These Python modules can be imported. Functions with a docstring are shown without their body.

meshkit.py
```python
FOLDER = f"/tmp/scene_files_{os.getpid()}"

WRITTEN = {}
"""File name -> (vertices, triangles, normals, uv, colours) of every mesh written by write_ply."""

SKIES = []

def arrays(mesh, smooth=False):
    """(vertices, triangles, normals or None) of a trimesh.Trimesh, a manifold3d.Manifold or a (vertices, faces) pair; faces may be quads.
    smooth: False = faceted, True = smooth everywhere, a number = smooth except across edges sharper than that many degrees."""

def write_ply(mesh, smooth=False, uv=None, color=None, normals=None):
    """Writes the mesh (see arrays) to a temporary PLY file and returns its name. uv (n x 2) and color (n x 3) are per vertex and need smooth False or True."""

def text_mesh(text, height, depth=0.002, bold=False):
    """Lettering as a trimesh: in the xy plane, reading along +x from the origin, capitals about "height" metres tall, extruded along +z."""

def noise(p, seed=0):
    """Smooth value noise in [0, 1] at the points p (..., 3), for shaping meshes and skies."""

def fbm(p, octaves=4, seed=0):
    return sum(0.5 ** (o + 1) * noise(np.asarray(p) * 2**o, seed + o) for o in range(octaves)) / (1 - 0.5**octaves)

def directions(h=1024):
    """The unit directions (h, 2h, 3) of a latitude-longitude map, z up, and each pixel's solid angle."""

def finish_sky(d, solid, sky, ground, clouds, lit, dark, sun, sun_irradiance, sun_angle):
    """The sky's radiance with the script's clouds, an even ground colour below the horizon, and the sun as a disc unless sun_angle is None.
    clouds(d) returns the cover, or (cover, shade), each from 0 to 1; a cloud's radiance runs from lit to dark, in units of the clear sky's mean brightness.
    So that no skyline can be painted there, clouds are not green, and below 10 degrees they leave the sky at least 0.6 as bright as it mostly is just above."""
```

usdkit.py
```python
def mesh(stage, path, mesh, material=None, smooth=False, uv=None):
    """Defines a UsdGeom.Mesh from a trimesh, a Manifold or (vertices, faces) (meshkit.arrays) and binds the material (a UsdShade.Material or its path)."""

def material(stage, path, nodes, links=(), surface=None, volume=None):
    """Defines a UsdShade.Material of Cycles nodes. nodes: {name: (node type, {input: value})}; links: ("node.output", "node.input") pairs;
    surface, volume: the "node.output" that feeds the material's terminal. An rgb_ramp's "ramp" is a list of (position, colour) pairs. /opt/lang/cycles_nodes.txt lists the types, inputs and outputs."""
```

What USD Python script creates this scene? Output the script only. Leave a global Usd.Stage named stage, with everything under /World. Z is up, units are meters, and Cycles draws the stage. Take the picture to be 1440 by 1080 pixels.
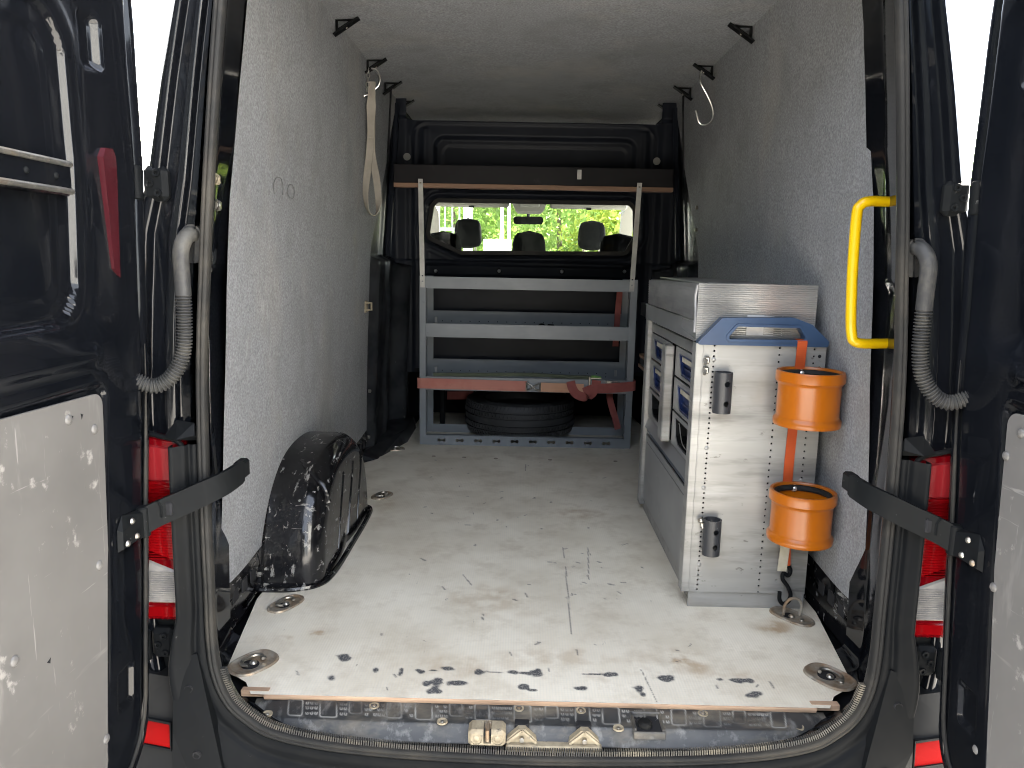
import math, numpy as np, trimesh, manifold3d as m3, usdkit
from meshkit import noise, fbm
from pxr import Usd, UsdGeom, UsdLux, UsdShade, Gf, Sdf, Vt
import shapely.geometry as sg

rng = np.random.default_rng(7)
stage = Usd.Stage.CreateInMemory()
UsdGeom.SetStageUpAxis(stage, UsdGeom.Tokens.z)
UsdGeom.SetStageMetersPerUnit(stage, 1.0)
UsdGeom.Xform.Define(stage, '/World')
UsdGeom.Scope.Define(stage, '/World/Looks')
GROUND = -0.62          # the load floor of the van is z = 0

# ---------------------------------------------------------------- camera
EYE = np.array([-0.0663, -1.639, 1.05]); PITCH, YAW, ROLL = 0.1659, -0.0090, 0.0194
cyw, syw = math.cos(YAW), math.sin(YAW)
fw = np.array([syw*math.cos(PITCH), cyw*math.cos(PITCH), -math.sin(PITCH)])
r0 = np.array([cyw, -syw, 0.0]); u0 = np.cross(r0, fw)
ri = math.cos(ROLL)*r0 + math.sin(ROLL)*u0; up = -math.sin(ROLL)*r0 + math.cos(ROLL)*u0
cam = UsdGeom.Camera.Define(stage, '/World/camera')
cam.AddTransformOp().Set(Gf.Matrix4d(*[float(v) for row in ((*ri, 0), (*up, 0), (*(-fw), 0), (*EYE, 1)) for v in row]))
cam.CreateHorizontalApertureAttr(36.0); cam.CreateVerticalApertureAttr(27.0)
cam.CreateFocalLengthAttr(36.0*1041/1440); cam.CreateClippingRangeAttr(Gf.Vec2f(0.01, 500))
cam.CreateExposureAttr(3.8)

# ---------------------------------------------------------------- sky and sun
SUN = np.array([0.42, 0.50, 0.757]); SUN /= np.linalg.norm(SUN)
sky_mat = usdkit.material(stage, '/World/Looks/sky', {
    'tc': ('texture_coordinate', {}),
    'sky': ('sky_texture', {'sky_type': 'single_scattering', 'sun_disc': False, 'sun_elevation': math.asin(SUN[2]), 'sun_rotation': math.atan2(SUN[0], SUN[1]), 'aerosol_density': 2.0}),
    'n': ('noise_texture', {'scale': 2.2, 'detail': 6.0, 'roughness': 0.55}),
    'f': ('map_range', {'from_min': 0.30, 'from_max': 0.62, 'to_min': 0.25, 'to_max': 0.75, 'clamp': True}),
    'm': ('mix_color', {'b': (3.12, 3.05, 2.93), 'use_clamp': True}),
    'bg': ('background_shader', {'strength': 0.13})},
    [('tc.generated', 'n.vector'), ('n.fac', 'f.value'), ('f.result', 'm.fac'), ('sky.color', 'm.a'), ('m.result', 'bg.color')], surface='bg.background')
dome = UsdLux.DomeLight.Define(stage, '/World/sky')
UsdShade.MaterialBindingAPI.Apply(dome.GetPrim()).Bind(sky_mat)
dome.GetPrim().SetCustomDataByKey('kind', 'structure')
dome.GetPrim().SetCustomDataByKey('label', 'bright hazy white daylight sky')
dome.GetPrim().SetCustomDataByKey('category', 'sky')
sun = UsdLux.DistantLight.Define(stage, '/World/sun')
sun.CreateNormalizeAttr(True); sun.CreateIntensityAttr(1.25); sun.CreateAngleAttr(0.6); sun.CreateColorAttr(Gf.Vec3f(1.0, 0.95, 0.86))
zx = SUN; xx = np.cross([0, 0, 1], zx); xx /= np.linalg.norm(xx); yx = np.cross(zx, xx)
sun.AddTransformOp().Set(Gf.Matrix4d(*[float(v) for row in ((*xx, 0), (*yx, 0), (*zx, 0), (0, 0, 10, 1)) for v in row]))

# ---------------------------------------------------------------- materials
def M(name, c1, c2=None, sc=5, det=5, lo=0.35, hi=0.65, stretch=(1, 1, 1), rough=0.5, rough2=None, metal=0.0, bump=0.0, bsc=150, bdist=0.002,
      layers=(), coat=0.0, trans=0.0, spec=0.5, fine=None, wave=None, attr=None):
    """c1-c2 mottled by noise; layers: (colour, scale, lo, hi, stretch, amount[, rough]) masks of noise; fine: (colour, scale, lo, hi)."""
    N = {'g': ('geometry', {}), 'mp': ('mapping', {'scale': stretch}),
         'n': ('noise_texture', {'scale': sc, 'detail': det, 'roughness': 0.6}),
         'r': ('map_range', {'from_min': lo, 'from_max': hi, 'clamp': True}),
         'm0': ('mix_color', {'a': c1, 'b': c2 or c1}),
         'p': ('principled_bsdf', {'roughness': rough, 'metallic': metal, 'coat_weight': coat, 'coat_roughness': 0.03, 'transmission_weight': trans, 'specular_ior_level': spec})}
    L = [('g.position', 'mp.vector'), ('mp.vector', 'n.vector'), ('n.fac', 'r.value'), ('r.result', 'm0.fac')]
    last, lr = 'm0.result', None
    if rough2 is not None:
        N['rr'] = ('mix_float', {'a': rough, 'b': rough2}); L += [('r.result', 'rr.fac')]; lr = 'rr.result'
    for k, ly in enumerate(layers):
        col, s, a, b, st, amt = ly[:6]
        N[f'lm{k}'] = ('mapping', {'scale': st, 'location': (1.7*k + .3, 2.1*k, .9*k), 'rotation': ly[7] if len(ly) > 7 else (0, 0, 0)}); N[f'ln{k}'] = ('noise_texture', {'scale': s, 'detail': 5.0, 'roughness': 0.65})
        N[f'lr{k}'] = ('map_range', {'from_min': a, 'from_max': b, 'to_max': amt, 'clamp': True}); N[f'lx{k}'] = ('mix_color', {'b': col})
        L += [('g.position', f'lm{k}.vector'), (f'lm{k}.vector', f'ln{k}.vector'), (f'ln{k}.fac', f'lr{k}.value'), (f'lr{k}.result', f'lx{k}.fac'), (last, f'lx{k}.a')]
        last = f'lx{k}.result'
        if len(ly) > 6 and ly[6] is not None:
            N[f'lq{k}'] = ('mix_float', {'a': rough, 'b': ly[6]}); L += [(f'lr{k}.result', f'lq{k}.fac')]
            if lr: L += [(lr, f'lq{k}.a')]
            lr = f'lq{k}.result'
    if fine:
        N['fm'] = ('mapping', {'scale': fine[4] if len(fine) > 4 else (1, 1, 1)})
        N['fn'] = ('noise_texture', {'scale': fine[1], 'detail': 3.0, 'roughness': 0.7}); N['fr'] = ('map_range', {'from_min': fine[2], 'from_max': fine[3], 'clamp': True})
        N['fx'] = ('mix_color', {'b': fine[0]})
        L += [('g.position', 'fm.vector'), ('fm.vector', 'fn.vector'), ('fn.fac', 'fr.value'), ('fr.result', 'fx.fac'), (last, 'fx.a')]; last = 'fx.result'
    if wave:
        ax, freq, col, amt = wave
        N['wv'] = ('wave_texture', {'wave_type': 'bands', 'bands_direction': ax, 'scale': freq, 'distortion': 0.3, 'detail': 1.0, 'detail_scale': 2.0})
        N['wr'] = ('map_range', {'from_min': 0.5, 'from_max': 1.0, 'to_max': amt, 'clamp': True}); N['wx'] = ('mix_color', {'b': col})
        L += [('g.position', 'wv.vector'), ('wv.fac', 'wr.value'), ('wr.result', 'wx.fac'), (last, 'wx.a')]; last = 'wx.result'
    if attr:
        N['at'] = ('attribute', {'attribute': attr[0]}); N['ax'] = ('mix_color', {'b': attr[1]}); L += [('at.fac', 'ax.fac'), (last, 'ax.a')]; last = 'ax.result'
    L += [(last, 'p.base_color')]
    if lr: L += [(lr, 'p.roughness')]
    if bump:
        N['bn'] = ('noise_texture', {'scale': bsc, 'detail': 4.0, 'roughness': 0.6}); N['b'] = ('bump', {'strength': bump, 'distance': bdist})
        L += [('mp.vector', 'bn.vector'), ('bn.fac', 'b.height'), ('b.normal', 'p.normal')]
    return usdkit.material(stage, '/World/Looks/' + name, N, L, surface='p.BSDF')

DUST = (0.17, 0.155, 0.13)
PAINT = M('black_paint', (0.0022, 0.0026, 0.0034), (0.0032, 0.0036, 0.0045), rough=0.05, spec=0.34, bump=0.03, bsc=5, bdist=0.01,
          layers=[((0.008, 0.008, 0.009), 1.6, 0.45, 0.80, (1, 1, .6), 0.45, 0.14), ((0.20, 0.19, 0.18), 60, 0.745, 0.775, (1, 1, 1), 0.7, 0.5), ((.22, .21, .20), 26, .71, .73, (1, 1, .12), .30, .5)])
PAINT_IN = M('inner_black_paint', (0.008, 0.009, 0.010), (0.018, 0.019, 0.021), rough=0.22, rough2=0.4, spec=.5, bump=0.05, bsc=6, bdist=0.01,
          layers=[((0.035, 0.034, 0.032), 2.4, 0.5, 0.85, (1, 1, 1), 0.6, 0.45), ((0.2, 0.19, 0.17), 34, 0.69, 0.72, (1, 1, .35), 0.6, 0.5)])
ARCH = M('scuffed_black_paint', (0.003, 0.003, 0.0035), (0.006, 0.006, 0.0065), rough=0.07, rough2=0.16, spec=.5, bump=0.12, bsc=9, bdist=0.012,
         layers=[((0.045, 0.043, 0.038), 5, 0.56, 0.82, (1, 1, 1), 0.5, 0.4), ((0.26, 0.25, 0.23), 48, 0.64, 0.67, (1, .6, 1), 0.75, 0.5), ((0.26, 0.25, 0.23), 18, 0.68, 0.70, (1, .6, 1), 0.75, 0.5), ((0.28, 0.27, 0.25), 42, 0.62, 0.66, (1, .13, .5), 0.6, 0.5), ((0.28, 0.27, 0.25), 38, 0.64, 0.67, (.13, 1, .7), 0.6, 0.5)])
BULK = M('bulkhead_grey_black', (0.0078, 0.0094, 0.0135), (0.0105, 0.0125, 0.0175), rough=0.40, spec=.10, bump=0.12, bsc=220, bdist=0.001,
         layers=[((0.011, 0.0115, 0.013), 3, 0.55, 0.85, (1, 1, 1), 0.5, 0.55)])
PLASTIC = M('black_plastic', (0.0040, 0.0045, 0.005), (0.006, 0.0066, 0.0072), rough=0.5, spec=.07, bump=0.2, bsc=500, bdist=0.0008,
            layers=[((.03, .0285, .025), 2.6, 0.48, 0.82, (1, 1, 1), 0.35, 0.7), ((0.15, 0.145, 0.135), 55, 0.70, 0.74, (1, 1, 1), 0.4, 0.6)])
STRAPM = M('worn_black_metal', (0.0055, 0.006, 0.0065), (0.008, 0.0088, 0.0092), rough=0.5, spec=.06, bump=0.1, bsc=200, bdist=0.001,
           layers=[((0.2, 0.2, 0.19), 40, 0.67, 0.72, (1, 1, 1), 0.6, 0.5)])
SILL = M('scuffed_sill_plastic', (0.016, 0.0175, 0.019), (0.036, 0.037, 0.037), sc=9, attr=('ridge', (0.30, 0.295, 0.27)), rough=0.42, bump=0.2, bsc=300, bdist=0.001,
         layers=[((0.22, 0.19, 0.14), 5, 0.48, 0.74, (1, 2.5, 1), 0.6, 0.8), ((0.22, 0.22, 0.21), 26, 0.55, 0.72, (1, .4, 1), 0.55, 0.6)])
RUBBER = M('seal_rubber', (0.0135, 0.0135, 0.013), (0.020, 0.0195, 0.0185), rough=0.55, spec=.12, bump=0.1, bsc=250, layers=[((0.11, 0.097, 0.075), 3.5, 0.5, 0.8, (1, 1, 1), 0.4, 0.75)])
RUBBER_DIRTY = M('dirty_seal_rubber', (0.02, 0.02, 0.02), (0.06, 0.055, 0.045), sc=14, rough=0.55, layers=[((0.26, 0.225, 0.16), 8, 0.50, 0.72, (1, 1, 1), 0.8, 0.8)])
BOOT = M('cable_boot_rubber', (0.024, 0.024, 0.024), (0.036, 0.0355, 0.034), spec=.3, rough=0.5, layers=[((.2, .185, .15), 9, .5, .8, (1, 1, 1), .5, .7)])
FELT = M('grey_felt', (0.160, 0.165, 0.173), (0.285, 0.290, 0.299), sc=140, det=4, lo=0.33, hi=0.67, rough=0.95, spec=0.1, bump=0.5, bsc=160, bdist=0.004,
         layers=[((0.34, 0.31, 0.26), 2.0, 0.52, 0.78, (1, 1, .6), 0.40), ((0.13, 0.132, 0.136), 3.1, 0.52, 0.74, (1, 1, .8), 0.45), ((0.16, 0.16, 0.16), 11, 0.5, 0.72, (1, 1, .7), 0.35), ((0.26, 0.265, 0.20), 4.5, .62, .8, (1, 1, 1), .35), ((.5, .5, .49), 6, .66, .78, (1, 1, .5), .35)],
         fine=((0.12, 0.12, 0.12), 170, 0.58, 0.78))
GREYPANEL = M('grey_lining_board', (0.105, 0.100, 0.093), (0.132, 0.126, 0.117), sc=3, rough=0.42, rough2=0.52, bump=0.05, bsc=40,
              layers=[((0.30, 0.285, 0.265), 60, 0.665, 0.69, (1, 1, .05), 0.5, .6, (.75, 0, 0)), ((0.30, 0.285, 0.265), 52, 0.67, 0.69, (1, 1, .06), 0.45, .6, (-.25, 0, 0)), ((0.28, .268, .248), 64, 0.67, 0.70, (1, .06, 1), 0.45, .6, (-.5, 0, 0)), ((0.24, 0.23, 0.212), 9, 0.60, 0.68, (1, 1, .25), 0.4, .6, (.6, 0, 0)), ((0.28, 0.268, 0.248), 8, 0.62, 0.66, (1, .15, 1.0), 0.4, .6, (0.75, 0, 0)), ((0.38, 0.36, 0.33), 20, 0.63, 0.70, (1, 1, 1), 0.5, .6), ((0.13, 0.125, 0.12), 2.2, 0.55, 0.8, (1, 1, 1), 0.4), ((.06, .06, .06), 90, .72, .76, (1, 1, 1), .7)])
STEEL = M('blue_grey_steel', (0.135, 0.149, 0.160), (0.168, 0.182, 0.192), sc=4, rough=0.42, layers=[((0.24, 0.26, 0.26), 6, 0.55, 0.8, (.5, 1, 1.5), 0.4), ((0.05, 0.055, 0.06), 12, 0.66, 0.74, (1, 1, 1), 0.5), ((.2, .13, .08), 30, .72, .76, (1, 1, 1), .5)])
GALV = M('galvanised_steel', (0.30, 0.295, 0.27), (0.40, 0.39, 0.36), sc=16, rough=0.48, metal=0.3, layers=[((.28, .22, .15), 10, .62, .75, (1, 1, 1), .4)])
ALU = M('worn_aluminium', (0.235, 0.23, 0.215), (0.31, 0.305, 0.285), sc=2.2, rough=0.42, metal=0.45, bump=0.08, bsc=60, stretch=(0.35, 1, 4),
        layers=[((0.10, 0.097, 0.09), 5, 0.47, 0.72, (.45, 1, 3.2), 0.8), ((0.08, 0.072, 0.06), 40, 0.66, 0.71, (.5, 1, 1), 0.6), ((.42, .42, .41), 8, .56, .76, (.2, 1, 2.5), .5), ((.17, .14, .10), 3.2, .56, .76, (1, 1, 1), .4), ((.1, .095, .09), 26, .66, .70, (.12, 1, 1), .6)])
ALU_SIDE = M('cabinet_grey_steel', (0.20, 0.203, 0.20), (0.265, 0.265, 0.26), sc=3, rough=0.38, metal=0.5, bump=0.05, bsc=50,
        layers=[((0.12, 0.12, 0.118), 6, 0.54, 0.76, (1, .5, 1.5), 0.6), ((.42, .4, .37), 18, .68, .74, (1, .4, 1), .4)])
CHROME = M('dull_zinc', (0.30, 0.285, 0.25), (0.38, 0.365, 0.32), sc=40, rough=0.3, metal=0.9, layers=[((0.25, 0.16, 0.08), 22, 0.5, 0.75, (1, 1, 1), 0.7, 0.7)])
WIRE = M('bright_zinc_wire', (0.65, 0.64, 0.60), rough=0.25, metal=0.85)
RUST = M('rusty_pan_steel', (0.36, 0.34, 0.29), (0.26, 0.18, 0.11), sc=22, rough=0.4, metal=0.55, layers=[((0.06, 0.05, 0.04), 30, 0.55, 0.75, (1, 1, 1), 0.7)])
BEIGE = M('dusty_latch_metal', (0.30, 0.255, 0.175), (0.20, 0.165, 0.11), sc=45, rough=0.7, layers=[((0.05, 0.045, 0.04), 60, 0.60, 0.70, (1, 1, 1), 0.8)])
YELLOW = M('yellow_paint', (0.58, 0.36, 0.001), (0.55, 0.34, 0.001), rough=0.3, coat=0.1)
ORANGE = M('orange_pvc', (0.285, 0.074, 0.0014), (0.315, 0.084, 0.0018), sc=8, rough=0.30, layers=[((0.36, 0.18, 0.06), 6, 0.6, 0.8, (1, 1, 1), 0.4), ((.12, .06, .02), 38, .70, .74, (1, 1, .5), .6)])
ORANGE_WEB = M('orange_webbing', (0.38, 0.05, 0.0025), (0.34, 0.045, 0.003), sc=60, rough=0.75, wave=('z', 160, (0.42, 0.07, 0.006), 0.5))
RED_WEB = M('red_webbing', (0.20, 0.05, 0.042), (0.26, 0.075, 0.06), sc=20, rough=0.85, wave=('z', 130, (0.22, 0.06, 0.05), 0.6))
PINK_WEB = M('faded_red_webbing', (0.40, 0.165, 0.125), (0.33, 0.085, 0.065), sc=7, lo=.45, hi=.75, rough=0.85, wave=('z', 130, (0.36, 0.14, 0.10), 0.5), layers=[((.2, .12, .08), 25, .6, .75, (1, 1, 1), .5)])
TAN_WEB = M('faded_orange_webbing', (0.48, 0.27, 0.17), (0.42, 0.225, 0.135), sc=12, rough=0.85, wave=('z', 130, (0.5, 0.27, 0.17), 0.5))
SLING = M('beige_webbing', (0.29, 0.262, 0.222), (0.23, 0.207, 0.175), sc=14, rough=0.9, bump=.3, bsc=300)
OLIVE = M('olive_webbing', (0.05, 0.06, 0.035), (0.07, 0.08, 0.05), sc=12, rough=0.85)
BLUE = M('blue_plastic', (0.011, 0.030, 0.070), (0.016, 0.040, 0.088), sc=8, rough=0.38, layers=[((.10, .12, .15), 14, .62, .78, (1, 1, 1), .4)])
BLUE_BIN = M('blue_bin_plastic', (0.006, 0.014, 0.055), (0.009, 0.019, 0.07), rough=0.35)
DARKPIPE = M('dark_grey_pvc', (0.016, 0.0165, 0.018), (0.023, 0.024, 0.026), rough=0.42, layers=[((.2, .2, .19), 40, .66, .72, (1, 1, 1), .5)])
RIBBED = M('silver_ribbed_plastic', (0.19, 0.188, 0.18), (0.28, 0.275, 0.262), sc=3, rough=0.22, metal=0.35, stretch=(1, 1, 6), bump=0.15, bsc=14, bdist=.006, layers=[((.34, .24, .21), 3.5, .60, .75, (1, 1, 1), .4), ((.10, .10, .095), 4, .58, .74, (1, 1, 2.5), .5)])
PAPER = M('cream_label', (0.42, 0.39, 0.31), (0.36, 0.33, 0.25), sc=30, rough=0.8)
TYRE = M('tyre_rubber', (0.013, 0.013, 0.0135), (0.022, 0.0215, 0.021), sc=12, rough=0.6, layers=[((.11, .105, .095), 9, .55, .8, (1, 1, 1), .4)])
RIM = M('steel_rim', (0.12, 0.12, 0.12), (0.2, 0.19, 0.18), rough=0.4, metal=0.6)
WOOD = M('wood_edge', (0.22, 0.125, 0.075), (0.15, 0.085, 0.05), sc=16, stretch=(.2, 1, 4), rough=0.7)
WOODFACE = M('dark_film_plywood', (0.0052, 0.0046, 0.0056), (0.008, 0.0070, 0.0080), sc=5, spec=.15, rough=0.5, layers=[((.06, .055, .05), 8, .62, .8, (1, 1, 1), .5)])
PLYEDGE = M('plywood_edge', (0.42, 0.29, 0.19), (0.26, 0.17, 0.11), sc=12, stretch=(.3, 1, 9), rough=0.75)
SEAT = M('dark_seat_fabric', (0.0035, 0.0038, 0.0045), (0.006, 0.0064, 0.007), sc=60, rough=0.95, spec=.05, bump=.2, bsc=400)
CABGREY = M('light_cab_lining', (0.22, 0.215, 0.20), rough=0.85)
REDLENS = M('red_lens', (0.13, 0.0012, 0.0022), (0.16, 0.0016, 0.0028), rough=0.10, coat=0.1, spec=.3)
PINKLENS = M('pale_red_lens', (0.14, 0.009, 0.011), rough=0.12, coat=0.1, spec=.3)
DARKLENS = M('deep_red_lens', (0.08, 0.001, 0.0025), rough=0.1, coat=0.1, spec=.3)
CLEARLENS = M('clear_ribbed_lens', (0.22, 0.21, 0.195), (0.15, 0.145, 0.14), sc=20, rough=0.15, coat=0.1, spec=.3)
REDREF = M('red_reflector_plastic', (0.19, 0.0018, 0.002), rough=0.5, spec=.04, bump=.2, bsc=400)
DEEPRED = M('painted_red_reflection', (0.032, 0.0055, 0.0075), (0.042, 0.007, 0.0095), sc=3, rough=0.14, spec=.4)  # dark red of the reflection painted on the left door
BUMPERGREY = M('grey_bumper_paint', (0.0085, 0.009, 0.0095), (0.012, 0.0123, 0.0126), spec=.08, rough=0.45, layers=[((.03, .029, .027), 4, .5, .8, (1, 1, 1), .5, .7)])
CONCRETE = M('pale_paving', (0.50, 0.48, 0.44), (0.43, 0.41, 0.38), sc=2, rough=0.9, bump=.3, bsc=80, layers=[((.25, .24, .22), 14, .55, .75, (1, 1, 1), .4)])
CLAD = M('white_cladding', (0.78, 0.78, 0.76), (0.74, 0.74, 0.72), rough=0.5)
WHITE = M('white_paint', (0.78, 0.78, 0.77), rough=0.4)
DARKTREE = M('added_tree_dark', (0.012, 0.014, 0.013), (0.022, 0.024, 0.021), sc=3, rough=0.9, spec=.1)  # only for the tree line added behind the viewer
BARK = M('bark', (0.10, 0.075, 0.05), (0.16, 0.13, 0.10), sc=12, rough=0.9)
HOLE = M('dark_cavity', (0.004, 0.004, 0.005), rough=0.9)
MARKER = M('black_marker_ink', (0.10, 0.10, 0.10), rough=0.9)
GREENFOAM = M('green_spray', (0.22, 0.45, 0.08), (0.15, 0.3, 0.08), sc=40, rough=0.8)

def leaf_mat(name, a, b):
    return usdkit.material(stage, '/World/Looks/' + name, {
        'g': ('geometry', {}), 'n': ('noise_texture', {'scale': 1.3, 'detail': 4.0}), 'r': ('map_range', {'from_min': .35, 'from_max': .65, 'clamp': True}),
        'm': ('mix_color', {'a': a, 'b': b}), 'd': ('principled_bsdf', {'roughness': .55}), 't': ('translucent_bsdf', {}), 'x': ('mix_closure', {'fac': 0.45})},
        [('g.position', 'n.vector'), ('n.fac', 'r.value'), ('r.result', 'm.fac'), ('m.result', 'd.base_color'), ('m.result', 't.color'), ('d.BSDF', 'x.closure1'), ('t.BSDF', 'x.closure2')], surface='x.closure')
LEAF = leaf_mat('leaves', (0.15, 0.24, 0.06), (0.26, 0.36, 0.09))
LEAF2 = leaf_mat('yellow_green_leaves', (0.26, 0.34, 0.06), (0.40, 0.45, 0.09))
GLASS = usdkit.material(stage, '/World/Looks/window_glass', {
    't': ('transparent_bsdf', {'color': (0.93, 0.96, 0.93)}), 'gl': ('glossy_bsdf', {'color': (1, 1, 1), 'roughness': 0.01}), 'x': ('mix_closure', {'fac': 0.015})},
    [('t.BSDF', 'x.closure1'), ('gl.BSDF', 'x.closure2')], surface='x.closure')

# the load floor: grey coated ply, ribbed lengthwise, with worn-through marks kept per vertex
FLOORM = usdkit.material(stage, '/World/Looks/coated_floor', {
    'g': ('geometry', {}), 'n': ('noise_texture', {'scale': 2.6, 'detail': 6.0, 'roughness': .62}), 'r': ('map_range', {'from_min': .36, 'from_max': .66, 'clamp': True}),
    'm0': ('mix_color', {'a': (0.72, 0.672, 0.565), 'b': (0.56, 0.505, 0.40)}),
    'n1': ('noise_texture', {'scale': 7, 'detail': 6.0, 'roughness': .7}), 'r1': ('map_range', {'from_min': .49, 'from_max': .72, 'to_max': .8, 'clamp': True}), 'm1': ('mix_color', {'b': (0.46, 0.395, 0.30)}),
    'mp2': ('mapping', {'scale': (1, .25, 1)}), 'n2': ('noise_texture', {'scale': 45, 'detail': 4.0, 'roughness': .7}), 'r2': ('map_range', {'from_min': .69, 'from_max': .74, 'to_max': .6, 'clamp': True}), 'm2': ('mix_color', {'b': (0.16, 0.145, 0.125)}),
    'w': ('wave_texture', {'wave_type': 'bands', 'bands_direction': 'x', 'scale': 42, 'distortion': .15, 'detail': 1.0}), 'rw': ('map_range', {'from_min': .5, 'from_max': 1, 'to_max': .22, 'clamp': True}), 'm3': ('mix_color', {'b': (0.54, 0.525, 0.49)}),
    'w2': ('wave_texture', {'wave_type': 'bands', 'bands_direction': 'y', 'scale': 36, 'distortion': .15, 'detail': 1.0}), 'rw2': ('map_range', {'from_min': .6, 'from_max': 1, 'to_max': .04, 'clamp': True}), 'm4': ('mix_color', {'b': (0.30, 0.29, 0.27)}),
    'aw': ('attribute', {'attribute': 'wear'}), 'vw': ('noise_texture', {'scale': 210, 'detail': 3.0}), 'rvw': ('map_range', {'from_min': .34, 'from_max': .50, 'to_min': .62, 'clamp': True}), 'mw': ('math', {'math_type': 'multiply'}), 'm5': ('mix_color', {'b': (0.060, 0.062, 0.068)}),
    'as': ('attribute', {'attribute': 'stain'}), 'ns': ('noise_texture', {'scale': 16, 'detail': 5.0}), 'rs': ('map_range', {'from_min': .4, 'from_max': .58, 'clamp': True}), 'ms': ('math', {'math_type': 'multiply'}), 'm6': ('mix_color', {'b': (0.33, 0.225, 0.125)}),
    'rr': ('map_range', {'from_min': .3, 'from_max': .7, 'to_min': .42, 'to_max': .6}),
    'b': ('bump', {'strength': .25, 'distance': .001}), 'p': ('principled_bsdf', {'specular_ior_level': .35})},
    [('g.position', 'n.vector'), ('n.fac', 'r.value'), ('r.result', 'm0.fac'), ('g.position', 'n1.vector'), ('n1.fac', 'r1.value'), ('r1.result', 'm1.fac'), ('m0.result', 'm1.a'),
     ('g.position', 'w.vector'), ('w.fac', 'rw.value'), ('rw.result', 'm3.fac'), ('m1.result', 'm3.a'), ('g.position', 'w2.vector'), ('w2.fac', 'rw2.value'), ('rw2.result', 'm4.fac'), ('m3.result', 'm4.a'),
     ('g.position', 'mp2.vector'), ('mp2.vector', 'n2.vector'), ('n2.fac', 'r2.value'), ('r2.result', 'm2.fac'), ('m4.result', 'm2.a'),
     ('as.fac', 'ms.value1'), ('g.position', 'ns.vector'), ('ns.fac', 'rs.value'), ('rs.result', 'ms.value2'), ('ms.value', 'm6.fac'), ('m2.result', 'm6.a'),
     ('aw.fac', 'mw.value1'), ('g.position', 'vw.vector'), ('vw.fac', 'rvw.value'), ('rvw.result', 'mw.value2'), ('mw.value', 'm5.fac'), ('m6.result', 'm5.a'),
     ('m5.result', 'p.base_color'), ('n1.fac', 'rr.value'), ('rr.result', 'p.roughness'), ('w.fac', 'b.height'), ('b.normal', 'p.normal')], surface='p.BSDF')

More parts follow.
